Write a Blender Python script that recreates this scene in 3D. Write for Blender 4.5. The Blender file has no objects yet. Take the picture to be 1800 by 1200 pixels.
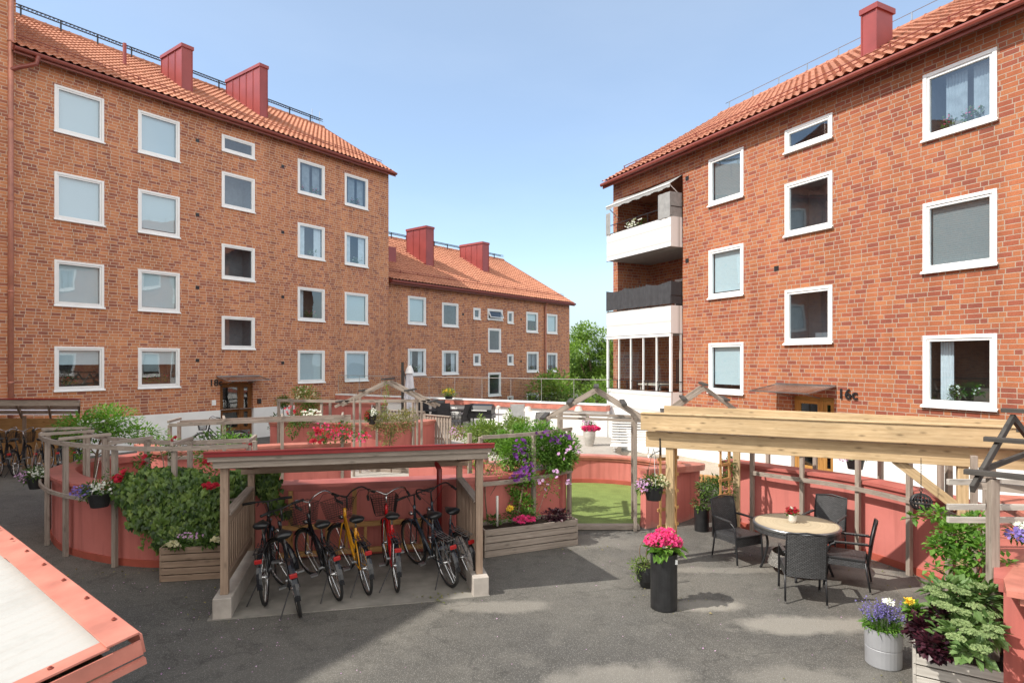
import bpy, math, random
from mathutils import Vector, Matrix
R = math.radians
random.seed(7)
sc = bpy.context.scene
COL = sc.collection
# ---------------------------------------------------------------- camera, sky, sun
F = 1080.0; HOR = 634.0; CH = 3.2
cd = bpy.data.cameras.new('camera'); cam = bpy.data.objects.new('camera', cd); COL.objects.link(cam)
cam.location = (0, 0, CH); cam.rotation_euler = (R(90), 0, 0)
cd.lens = 36 * F / 1800; cd.sensor_width = 36; cd.shift_y = (HOR - 600) / 1800
cd.clip_start = .05; cd.clip_end = 5000
sc.camera = cam
SUN_H = Vector((-.93, -.37)).normalized(); SUN_E = R(47)
w = bpy.data.worlds.new('World'); sc.world = w; w.use_nodes = True
nt = w.node_tree; bg = nt.nodes['Background']
sky = nt.nodes.new('ShaderNodeTexSky'); sky.sky_type = 'NISHITA'; sky.sun_disc = False
sky.sun_elevation = SUN_E; sky.sun_rotation = math.atan2(SUN_H.x, SUN_H.y)
sky.air_density = 1.15; sky.dust_density = .3; sky.ozone_density = 3.0
tcw = nt.nodes.new('ShaderNodeTexCoord'); mpw = nt.nodes.new('ShaderNodeMapping'); mpw.inputs['Scale'].default_value = (1.2, 1.2, 4.0)
mpw.inputs['Rotation'].default_value = (0, R(25), R(20))
nzw = nt.nodes.new('ShaderNodeTexNoise'); nzw.inputs['Scale'].default_value = 1.6; nzw.inputs['Detail'].default_value = 7; nzw.inputs['Roughness'].default_value = .55
rpw = nt.nodes.new('ShaderNodeValToRGB'); rpw.color_ramp.elements[0].position = .5; rpw.color_ramp.elements[0].color = (0, 0, 0, 1)
rpw.color_ramp.elements[1].position = .8; rpw.color_ramp.elements[1].color = (.10, .10, .10, 1)
mxw = nt.nodes.new('ShaderNodeMix'); mxw.data_type = 'RGBA'; mxw.inputs[7].default_value = (5, 5.6, 6.4, 1)
nt.links.new(tcw.outputs['Generated'], mpw.inputs[0]); nt.links.new(mpw.outputs[0], nzw.inputs[0])
nt.links.new(nzw.outputs[0], rpw.inputs[0]); nt.links.new(rpw.outputs[0], mxw.inputs[0])
nt.links.new(sky.outputs[0], mxw.inputs[6]); spw = nt.nodes.new('ShaderNodeSeparateXYZ'); nt.links.new(tcw.outputs['Generated'], spw.inputs[0])
hrw = nt.nodes.new('ShaderNodeValToRGB'); hrw.color_ramp.interpolation = 'EASE'
for e_, (p_, c_) in zip([hrw.color_ramp.elements[0], hrw.color_ramp.elements[1], hrw.color_ramp.elements.new(.16)], ((0., .85), (.38, .0), (.15, .36))): e_.position = p_; e_.color = (c_, c_, c_, 1)
hmw = nt.nodes.new('ShaderNodeMix'); hmw.data_type = 'RGBA'; hmw.inputs[7].default_value = (1.75, 2.15, 2.7, 1)
nt.links.new(spw.outputs[2], hrw.inputs[0]); nt.links.new(hrw.outputs[0], hmw.inputs[0]); nt.links.new(mxw.outputs[2], hmw.inputs[6]); # bright white cloud added to the unseen sky behind the camera to fill the shade
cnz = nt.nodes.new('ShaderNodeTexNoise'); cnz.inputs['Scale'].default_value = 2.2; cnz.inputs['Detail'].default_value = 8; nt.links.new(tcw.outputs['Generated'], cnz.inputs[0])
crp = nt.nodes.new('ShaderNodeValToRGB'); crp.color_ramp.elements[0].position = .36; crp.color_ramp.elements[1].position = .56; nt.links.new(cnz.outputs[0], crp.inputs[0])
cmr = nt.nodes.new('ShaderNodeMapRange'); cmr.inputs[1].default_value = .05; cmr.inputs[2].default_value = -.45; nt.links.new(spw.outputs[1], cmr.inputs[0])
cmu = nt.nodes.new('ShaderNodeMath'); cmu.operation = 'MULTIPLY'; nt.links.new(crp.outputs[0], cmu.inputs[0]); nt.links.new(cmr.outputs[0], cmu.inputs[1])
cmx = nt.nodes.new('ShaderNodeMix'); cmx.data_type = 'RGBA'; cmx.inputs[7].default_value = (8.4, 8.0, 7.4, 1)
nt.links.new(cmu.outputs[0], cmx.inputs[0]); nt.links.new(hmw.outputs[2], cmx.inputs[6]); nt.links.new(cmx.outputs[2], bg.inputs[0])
bg.inputs[1].default_value = .15
sl = bpy.data.lights.new('sun', 'SUN'); sun = bpy.data.objects.new('sun', sl); COL.objects.link(sun)
sl.energy = 2.9; sl.angle = R(.6); sl.color = (1, .95, .87)
sd = Vector((SUN_H.x * math.cos(SUN_E), SUN_H.y * math.cos(SUN_E), math.sin(SUN_E)))
sun.rotation_euler = sd.to_track_quat('Z', 'Y').to_euler(); sun.location = sd * 60
sc.view_settings.view_transform = 'Standard'; sc.view_settings.look = 'None'
sc.view_settings.exposure = .92; sc.view_settings.gamma = 1

def G(px, py, z=0.):
    Y = F * (CH - z) / (py - HOR); return Vector(((px - 900) / F * Y, Y, z))
def D(px, py, Y): return Vector(((px - 900) / F * Y, Y, CH - (py - HOR) * Y / F))
U = random.uniform
# ---------------------------------------------------------------- materials
MATS = {}
class NT:
    def __init__(s, name):
        s.m = bpy.data.materials.new(name); s.m.use_nodes = True; s.t = s.m.node_tree
        s.b = s.t.nodes['Principled BSDF']; MATS[name] = s.m
    def n(s, typ, **k):
        x = s.t.nodes.new('ShaderNode' + typ)
        for a, v in k.items(): setattr(x, a, v)
        return x
    def inp(s, sock, v):
        if isinstance(v, bpy.types.NodeSocket): s.t.links.new(v, sock)
        elif v is not None: sock.default_value = v
    def ma(s, op, a, b=None, c=None):
        x = s.n('Math', operation=op); s.inp(x.inputs[0], a)
        if b is not None: s.inp(x.inputs[1], b)
        if c is not None: s.inp(x.inputs[2], c)
        return x.outputs[0]
    def ramp(s, fac, stops, const=False):
        x = s.n('ValToRGB'); cr = x.color_ramp
        if const: cr.interpolation = 'CONSTANT'
        while len(cr.elements) < len(stops): cr.elements.new(.5)
        for e, (p, c) in zip(cr.elements, stops):
            e.position = p; e.color = (c[0], c[1], c[2], 1) if not isinstance(c, (int, float)) else (c, c, c, 1)
        s.inp(x.inputs[0], fac); return x.outputs[0]
    def mix(s, fac, a, b, mode='MIX'):
        x = s.n('Mix', data_type='RGBA', blend_type=mode); s.inp(x.inputs[0], fac)
        for i, v in ((6, a), (7, b)):
            if isinstance(v, tuple) and len(v) == 3: v = (*v, 1)
            s.inp(x.inputs[i], v)
        return x.outputs[2]
    def co(s, kind='Object', scale=(1, 1, 1)):
        tc = s.n('TexCoord'); mp = s.n('Mapping'); s.t.links.new(tc.outputs[kind], mp.inputs[0]); mp.inputs['Scale'].default_value = scale
        return mp.outputs[0]
    def noise(s, vec, scale, detail=4, rough=.55, out=0):
        x = s.n('TexNoise'); s.inp(x.inputs['Vector'], vec); x.inputs['Scale'].default_value = scale
        x.inputs['Detail'].default_value = detail; x.inputs['Roughness'].default_value = rough
        return x.outputs[out]
    def bump(s, h, strength=.3, dist=.01):
        x = s.n('Bump'); s.inp(x.inputs['Height'], h); x.inputs['Strength'].default_value = strength
        x.inputs['Distance'].default_value = dist; s.t.links.new(x.outputs[0], s.b.inputs['Normal'])
    def out(s, col=None, rough=None, metal=None, spec=None):
        if isinstance(col, tuple) and len(col) == 3: col = (*col, 1)
        s.inp(s.b.inputs['Base Color'], col)
        if rough is not None: s.inp(s.b.inputs['Roughness'], rough)
        if metal is not None: s.inp(s.b.inputs['Metallic'], metal)
        if spec is not None: s.inp(s.b.inputs['Specular IOR Level'], spec)
        return s.m

def mk_plain(name, c, rough=.5, metal=0, var=.12, nscale=6, bump=0, spec=.5):
    t = NT(name); co = t.co()
    n = t.noise(co, nscale, 5)
    d = tuple(x * (1 - var) for x in c); l = tuple(min(1, x * (1 + var)) for x in c)
    col = t.ramp(n, [(.3, d), (.7, l)])
    if bump: t.bump(t.noise(co, nscale * 12, 3), bump, .004)
    return t.out(col, rough, metal, spec)

def mk_brick(name, cols, mortar, patch):
    t = NT(name); tc = t.n('TexCoord'); sp = t.n('SeparateXYZ'); t.t.links.new(tc.outputs['UV'], sp.inputs[0])
    u, v = sp.outputs[0], sp.outputs[1]
    S, H, P, ch, J = .27, .14, .68, .1035, .0075
    r = t.ma('DIVIDE', v, ch); row = t.ma('FLOOR', r)
    wn = t.n('TexWhiteNoise', noise_dimensions='1D'); t.inp(wn.inputs['W'], row)
    sh = t.ma('MULTIPLY_ADD', t.ma('MODULO', t.ma('ADD', row, 1000.), 2.), .5, t.ma('MULTIPLY', wn.outputs[0], .28))
    tt = t.ma('ADD', t.ma('DIVIDE', u, P), sh); k = t.ma('FLOOR', tt); fr = t.ma('MULTIPLY', t.ma('SUBTRACT', tt, k), P)
    b1 = t.ma('GREATER_THAN', fr, S); b2 = t.ma('GREATER_THAN', fr, 2 * S); bb = t.ma('ADD', b1, b2)
    loc = t.ma('SUBTRACT', fr, t.ma('MULTIPLY', bb, S)); wid = t.ma('SUBTRACT', S, t.ma('MULTIPLY', b2, S - H))
    dx = t.ma('MINIMUM', loc, t.ma('SUBTRACT', wid, loc))
    vv = t.ma('MULTIPLY', t.ma('SUBTRACT', r, row), ch); dv = t.ma('MINIMUM', vv, t.ma('SUBTRACT', ch, vv))
    co = t.n('TexCoord').outputs['UV']
    wob = t.ma('MULTIPLY', t.ma('SUBTRACT', t.noise(co, 30, 3), .5), .006)
    d = t.ma('ADD', t.ma('MINIMUM', dx, dv), wob)
    mr = t.n('MapRange', interpolation_type='SMOOTHSTEP'); t.inp(mr.inputs[0], d); mr.inputs[1].default_value = J - .002; mr.inputs[2].default_value = J + .003
    mask = mr.outputs[0]
    idx = t.ma('MULTIPLY_ADD', k, 3., bb); cv = t.n('CombineXYZ'); t.inp(cv.inputs[0], idx); t.inp(cv.inputs[1], row)
    w2 = t.n('TexWhiteNoise', noise_dimensions='2D'); t.inp(w2.inputs[0], cv.outputs[0])
    n = len(cols); col = t.ramp(w2.outputs[0], [(i / n, c) for i, c in enumerate(cols)], const=True)
    big = t.noise(co, .35, 3); col = t.mix(t.ramp(big, [(.42, 0.), (.6, .7)]), col, patch, 'MULTIPLY')
    stk = t.noise(t.co('UV', (1.1, .14, 1)), 1.6, 5, .6); col = t.mix(1., col, t.ramp(stk, [(.3, .80), (.65, 1.08)]), 'MULTIPLY')
    fine = t.noise(co, 45, 4); col = t.mix(.55, col, t.ramp(fine, [(.3, .62), (.7, 1.25)]), 'MULTIPLY')
    mcol = t.mix(.6, mortar, t.ramp(t.noise(co, 8, 4), [(.3, .65), (.7, 1.1)]), 'MULTIPLY')
    col = t.mix(mask, mcol, col)
    t.bump(t.ma('ADD', mask, t.ma('MULTIPLY', fine, .35)), .55, .006)
    return t.out(col, .85, spec=.25)

def mk_wood(name, c1, c2, knots=False, rough=.75, g=1.):
    t = NT(name); uv = t.co('UV', (1.6 * g, 15, 1)); n = t.noise(uv, 3.0, 6, .6)
    wv = t.n('TexWave', wave_type='BANDS', bands_direction='Y'); t.inp(wv.inputs[0], t.co('UV', (.35, 7, 1)))
    wv.inputs['Scale'].default_value = .8; wv.inputs['Distortion'].default_value = 14; wv.inputs['Detail'].default_value = 3; wv.inputs['Detail Scale'].default_value = .7
    f = t.ma('MULTIPLY_ADD', wv.outputs[1], .16, t.ma('MULTIPLY', n, .86))
    col = t.ramp(f, [(.25, c2), (.75, c1)])
    col = t.mix(.6, col, t.ramp(t.noise(t.co('UV', (1, 3, 1)), 1.3, 3), [(.3, .7), (.7, 1.2)]), 'MULTIPLY')
    vo = t.n('TexVoronoi', feature='F1'); t.inp(vo.inputs['Vector'], t.co('UV', (1.9, 5.5, 1))); vo.inputs['Scale'].default_value = 2.1
    k = t.ramp(vo.outputs['Distance'], [(.05, 1.), (.24, 0.)])
    col = t.mix(t.ma('MULTIPLY', k, .75 if knots else .5), col, tuple(x * .35 for x in c2))
    t.bump(n, .35, .003)
    return t.out(col, rough, spec=.25)

def mk_leaf(name, stops, trans=.35, rough=.55):
    t = NT(name); g = t.n('NewGeometry'); big = t.noise(t.co(), 2.5, 2)
    f = t.ma('ADD', t.ma('MULTIPLY', g.outputs['Random Per Island'], .7), t.ma('MULTIPLY', t.ma('SUBTRACT', big, .35), .8))
    n = len(stops); col = t.ramp(f, [(i / max(1, n - 1), c) for i, c in enumerate(stops)])
    t.out(col, rough, spec=.35)
    tr = t.n('BsdfTranslucent'); t.inp(tr.inputs[0], t.mix(1., col, (1.3, 1.5, .6), 'MULTIPLY'))
    mx = t.n('MixShader'); mx.inputs[0].default_value = trans
    t.t.links.new(t.b.outputs[0], mx.inputs[1]); t.t.links.new(tr.outputs[0], mx.inputs[2])
    t.t.links.new(mx.outputs[0], t.t.nodes['Material Output'].inputs[0]); return t.m

def mk_glass(name, tint=(.8, .9, .95), ior=1.9):
    t = NT(name); tr = t.n('BsdfTransparent'); tr.inputs[0].default_value = (*tint, 1)
    gl = t.n('BsdfGlossy'); gl.inputs['Roughness'].default_value = .015; gl.inputs[0].default_value = (.93, .97, 1, 1)
    fr = t.n('Fresnel'); fr.inputs[0].default_value = ior; mx = t.n('MixShader')
    nz = t.noise(t.co(), 1.1, 1); bp = t.n('Bump'); t.inp(bp.inputs['Height'], nz); bp.inputs['Strength'].default_value = .06; bp.inputs['Distance'].default_value = .05
    t.t.links.new(bp.outputs[0], gl.inputs['Normal'])
    gg = t.n('NewGeometry'); t.inp(mx.inputs[0], t.ma('MULTIPLY', fr.outputs[0], t.ma('SUBTRACT', 1., gg.outputs['Backfacing']))); t.t.links.new(tr.outputs[0], mx.inputs[1]); t.t.links.new(gl.outputs[0], mx.inputs[2])
    t.t.links.new(mx.outputs[0], t.t.nodes['Material Output'].inputs[0]); return t.m

def mk_weave(name, c):
    t = NT(name); b = t.n('TexBrick'); t.inp(b.inputs['Vector'], t.co('UV')); b.inputs['Scale'].default_value = 1
    b.inputs['Brick Width'].default_value = .042; b.inputs['Row Height'].default_value = .017; b.inputs['Mortar Size'].default_value = .0045; b.inputs['Mortar Smooth'].default_value = .8
    b.inputs['Color1'].default_value = (*c, 1); b.inputs['Color2'].default_value = (*[x * 1.7 for x in c], 1); b.inputs['Mortar'].default_value = (.002, .002, .002, 1)
    t.bump(t.ma('SUBTRACT', 1., b.outputs[1]), .8, .006)
    return t.out(b.outputs[0], .38, spec=.6)

def mk_asphalt(name):
    t = NT(name); co = t.co()
    big = t.noise(co, .33, 6, .6); med = t.noise(co, 1.3, 5, .6); fine = t.noise(co, 130, 3, .7)
    base = t.mix(t.ramp(big, [(.38, 0.), (.62, 1.)]), (.082, .078, .071), (.125, .117, .102))
    base = t.mix(t.ramp(med, [(.56, 0.), (.74, .5)]), base, (.19, .178, .155))
    base = t.mix(t.ramp(t.noise(co, 3.4, 6, .7), [(.5, 0.), (.68, .6)]), base, (.06, .057, .05))
    vo = t.n('TexVoronoi', feature='F1'); t.inp(vo.inputs['Vector'], co); vo.inputs['Scale'].default_value = 62
    sp = t.ramp(vo.outputs['Distance'], [(.22, 1.), (.38, 0.)])
    gp = t.n('NewGeometry').outputs['Position']; dn = t.ma('MULTIPLY', t.ma('SUBTRACT', t.noise(co, 1.7, 6, .65), .5), 1.6)
    for (x_, y_, rx_, ry_, k_) in ((2.55, 8.05, .55, .22, .8), (3.55, 7.45, 1.1, .32, .8), (4.9, 9.2, .9, .25, .5), (1.2, 6.1, .9, .5, .5), (-.2, 8.0, .9, .25, .5), (3.2, 9.4, 1.5, .18, .45), (2.9, 6.2, .9, .3, .4), (5.45, 9.3, .5, 1.2, .5), (1.2, 10.9, 1.5, .5, .35)):
        vs = t.n('VectorMath', operation='SUBTRACT'); t.inp(vs.inputs[0], gp); vs.inputs[1].default_value = (x_, y_, 0); vm = t.n('VectorMath', operation='MULTIPLY'); t.t.links.new(vs.outputs[0], vm.inputs[0]); vm.inputs[1].default_value = (1 / rx_, 1 / ry_, 0)
        vl = t.n('VectorMath', operation='LENGTH'); t.t.links.new(vm.outputs[0], vl.inputs[0]); f_ = t.ramp(t.ma('ADD', vl.outputs['Value'], dn), [(.55, k_), (1.0, 0.)])
        base = t.mix(f_, base, (.27, .25, .215))
    base = t.mix(t.ma('MULTIPLY', sp, .34), base, (.38, .36, .33))
    base = t.mix(.6, base, t.ramp(fine, [(.3, .45), (.7, 1.6)]), 'MULTIPLY')
    cr = t.n('TexVoronoi', feature='DISTANCE_TO_EDGE')
    wv = t.n('VectorMath', operation='ADD'); t.inp(wv.inputs[0], co); nn = t.n('TexNoise'); t.inp(nn.inputs[0], co); nn.inputs['Scale'].default_value = 2.; nn.inputs['Detail'].default_value = 5
    t.t.links.new(nn.outputs[1], wv.inputs[1]); t.t.links.new(wv.outputs[0], cr.inputs['Vector']); cr.inputs['Scale'].default_value = .33
    ck = t.ramp(cr.outputs['Distance'], [(.0015, 1.), (.006, 0.)])
    base = t.mix(t.ma('MULTIPLY', ck, .3), base, (.015, .015, .014))
    t.bump(t.ma('ADD', fine, t.ma('MULTIPLY', vo.outputs['Distance'], .6)), .45, .006)
    return t.out(base, t.ramp(med, [(.3, .75), (.7, .95)]), spec=.3)

def mk_render(name, c, d):
    t = NT(name); co = t.co()
    col = t.mix(t.ramp(t.noise(co, .9, 6, .6), [(.35, 0.), (.7, 1.)]), c, d)
    st = t.noise(t.co('Object', (5, 5, .35)), 1.5, 5)
    col = t.mix(t.ramp(st, [(.5, 0.), (.75, .55)]), col, tuple(x * .55 for x in c))
    sp = t.n('SeparateXYZ'); t.inp(sp.inputs[0], co)
    lo = t.ma('SUBTRACT', t.ma('MULTIPLY_ADD', t.noise(co, 7, 6, .7), .3, 0.), sp.outputs[2])
    col = t.mix(t.ramp(lo, [(.02, 0.), (.12, .35)]), col, (.42, .30, .26))
    t.bump(t.noise(co, 110, 3), .25, .004)
    return t.out(col, .8, spec=.3)

def mk_speck(name, c1, c2, scale, rough=.8):
    t = NT(name); co = t.co(); col = t.mix(t.ramp(t.noise(co, scale, 5, .7), [(.35, 0.), (.65, 1.)]), c1, c2)
    col = t.mix(.6, col, t.ramp(t.noise(co, scale * .08, 4), [(.3, .7), (.7, 1.2)]), 'MULTIPLY')
    t.bump(t.noise(co, scale * 1.5, 3), .4, .006); return t.out(col, rough, spec=.25)

def mk_slat(name, c, pitch=.03):
    t = NT(name); sp = t.n('SeparateXYZ'); t.inp(sp.inputs[0], t.n('TexCoord').outputs['UV'])
    f = t.ma('FRACT', t.ma('DIVIDE', sp.outputs[1], pitch)); col = t.ramp(f, [(0., tuple(x * .55 for x in c)), (.25, c), (.9, c)])
    t.bump(f, .5, .01); return t.out(col, .6)

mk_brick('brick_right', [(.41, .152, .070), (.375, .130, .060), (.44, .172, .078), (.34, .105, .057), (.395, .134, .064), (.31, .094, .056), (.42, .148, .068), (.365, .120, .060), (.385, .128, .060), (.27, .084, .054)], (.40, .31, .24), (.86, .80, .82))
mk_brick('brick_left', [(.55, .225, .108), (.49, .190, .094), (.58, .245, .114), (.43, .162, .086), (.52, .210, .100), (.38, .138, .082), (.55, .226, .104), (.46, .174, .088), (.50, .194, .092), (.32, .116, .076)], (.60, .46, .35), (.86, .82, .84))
mk_wood('wood_grey', (.37, .315, .265), (.235, .19, .155)); mk_wood('wood_dark', (.085, .078, .07), (.04, .036, .032))
mk_wood('wood_brown', (.37, .27, .20), (.25, .175, .125)); mk_wood('wood_new', (.58, .43, .255), (.40, .275, .145), True)
mk_wood('wood_pine', (.52, .30, .12), (.38, .19, .07), True); mk_wood('wood_door', (.23, .095, .03), (.12, .045, .014)); mk_wood('wood_door_light', (.50, .27, .08), (.33, .15, .04))
mk_wood('wood_table', (.50, .42, .29), (.40, .32, .21), g=.4); mk_wood('wood_pale', (.55, .52, .47), (.36, .33, .29))
mk_render('red_render', (.49, .152, .126), (.57, .190, .162)); mk_plain('red_trim', (.38, .085, .055), .55, var=.15, nscale=3, bump=.1)
mk_plain('red_cap', (.40, .115, .095), .45, var=.2, nscale=2.2, bump=.1); mk_plain('orange_cap', (.47, .170, .125), .5, var=.22, nscale=4.5, bump=.12)
mk_plain('red_metal', (.27, .052, .046), .38, var=.14, nscale=1.2); mk_plain('red_edge', (.24, .018, .018), .35, var=.1)
mk_plain('gutter', (.22, .050, .034), .4, var=.15); mk_plain('pipe_pale', (.42, .17, .115), .4, var=.2, nscale=3)
mk_plain('white_paint', (.80, .80, .79), .4, var=.03); mk_plain('white_wall', (.78, .78, .76), .8, var=.06, nscale=1.5, bump=.15)
mk_plain('black_metal', (.018, .018, .02), .4); mk_plain('black_plastic', (.013, .014, .015), .35); mk_plain('rubber', (.018, .018, .018), .8, var=.3)
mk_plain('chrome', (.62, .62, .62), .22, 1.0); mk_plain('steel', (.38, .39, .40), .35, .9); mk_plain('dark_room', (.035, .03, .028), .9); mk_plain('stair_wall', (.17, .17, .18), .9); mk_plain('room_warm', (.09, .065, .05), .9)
mk_plain('concrete', (.40, .36, .32), .85, var=.18, nscale=5, bump=.3); mk_plain('concrete_light', (.42, .39, .35), .9, var=.15, nscale=2, bump=.3)
mk_plain('concrete_worn', (.215, .20, .175), .9, var=.3, nscale=3, bump=.4); mk_plain('fabric_dark', (.045, .045, .05), .9, var=.2); mk_plain('fabric_grey', (.28, .28, .275), .9, var=.15); mk_plain('fabric_white', (.62, .62, .66), .9, var=.1); mk_plain('curtain', (.62, .63, .64), .9, var=.1); mk_plain('sheer', (.27, .29, .31), .9, var=.2)
mk_plain('paint_red', (.50, .008, .012), .22, var=.05); mk_plain('paint_yellow', (.72, .33, .02), .25, var=.08); mk_plain('paint_black', (.012, .013, .016), .22); mk_plain('paint_orange', (.55, .13, .03), .3); mk_plain('paint_blue_grey', (.035, .045, .06), .25)
mk_plain('reflector', (.32, .012, .012), .3, var=.05); mk_plain('zinc', (.33, .335, .35), .45, .15, var=.08, nscale=4); mk_plain('pot_black', (.018, .018, .019), .42, var=.35, nscale=9); mk_plain('pot_stone', (.42, .40, .36), .7, var=.2)
mk_plain('soil', (.035, .022, .015), .95, var=.4, nscale=20); mk_plain('bark', (.16, .11, .075), .9, var=.3, nscale=12, bump=.5); mk_plain('stem_green', (.13, .16, .05), .7); mk_plain('slab_grey', (.30, .29, .28), .8)
mk_plain('glaze', (.62, .58, .52), .25, var=.08); mk_plain('hill', (.06, .10, .12), .95)
mk_slat('blind', (.60, .66, .66), .035); mk_slat('blind_grey', (.24, .25, .245), .045); mk_slat('blind_blue', (.56, .64, .68), .02)
mk_slat('white_panel', (.80, .79, .77), .5)
mk_weave('rattan', (.05, .05, .052)); mk_weave('rattan_grey', (.26, .25, .23))
mk_asphalt('asphalt'); mk_speck('turf', (.12, .18, .045), (.24, .30, .09), 40); mk_speck('gravel', (.30, .25, .19), (.52, .46, .38), 35); mk_speck('tile_fired', (.37, .150, .090), (.54, .25, .155), 3.5, .7)
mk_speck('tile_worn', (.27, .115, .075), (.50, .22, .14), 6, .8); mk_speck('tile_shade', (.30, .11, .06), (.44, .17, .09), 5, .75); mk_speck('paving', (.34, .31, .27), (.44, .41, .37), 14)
mk_glass('glass', ior=2.15); mk_glass('glass_clear', (.93, .97, .96), 1.7)
mk_leaf('leaf_ivy', [(.018, .04, .012), (.05, .10, .02), (.11, .18, .035), (.24, .32, .08)], .2, .4)
mk_leaf('leaf_mid', [(.03, .065, .015), (.06, .12, .025), (.10, .18, .035), (.16, .25, .06)])
mk_leaf('leaf_light', [(.07, .12, .02), (.13, .20, .04), (.20, .28, .07), (.30, .36, .12)])
mk_leaf('leaf_fresh', [(.05, .13, .02), (.10, .22, .03), (.16, .30, .05), (.24, .40, .09)])
mk_leaf('leaf_dry', [(.10, .12, .04), (.18, .18, .07), (.28, .24, .10), (.34, .26, .14)])
mk_leaf('leaf_tree', [(.09, .16, .03), (.16, .26, .05), (.25, .36, .09), (.36, .48, .15)])
mk_leaf('leaf_purple', [(.012, .006, .010), (.03, .010, .016), (.07, .018, .03), (.12, .03, .045)], .15, .35)
mk_leaf('leaf_sedum', [(.05, .11, .03), (.10, .18, .05), (.15, .24, .08), (.24, .34, .13)], .2, .5)
mk_leaf('leaf_silver', [(.16, .20, .12), (.26, .30, .20), (.36, .38, .28)], .2)
for nm, cs in dict(red=[(.28, .005, .02), (.45, .01, .03), (.55, .02, .06)], pink=[(.55, .02, .12), (.72, .04, .20), (.80, .12, .30)], purple=[(.07, .010, .12), (.13, .02, .20), (.22, .04, .28)], violet=[(.12, .09, .35), (.22, .17, .52), (.40, .30, .68)],
                   white=[(.70, .70, .66), (.80, .80, .76), (.82, .80, .70)], lilac=[(.50, .28, .52), (.60, .34, .58), (.72, .55, .70)], cream=[(.50, .46, .28), (.62, .58, .38), (.72, .68, .48)], yellow=[(.75, .45, .03), (.8, .55, .05), (.8, .6, .1)], head=[(.14, .20, .08), (.24, .32, .13), (.36, .42, .20)]).items():
    mk_leaf('bloom_' + nm, cs, .2, .7)
M = MATS
t = NT('polycarbonate'); t.out((.75, .76, .78), .4); tl = t.n('BsdfTranslucent'); tl.inputs[0].default_value = (.9, .92, .96, 1); mx_ = t.n('MixShader'); mx_.inputs[0].default_value = .75
t.t.links.new(t.b.outputs[0], mx_.inputs[1]); t.t.links.new(tl.outputs[0], mx_.inputs[2]); t.t.links.new(mx_.outputs[0], t.t.nodes['Material Output'].inputs[0])
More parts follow.
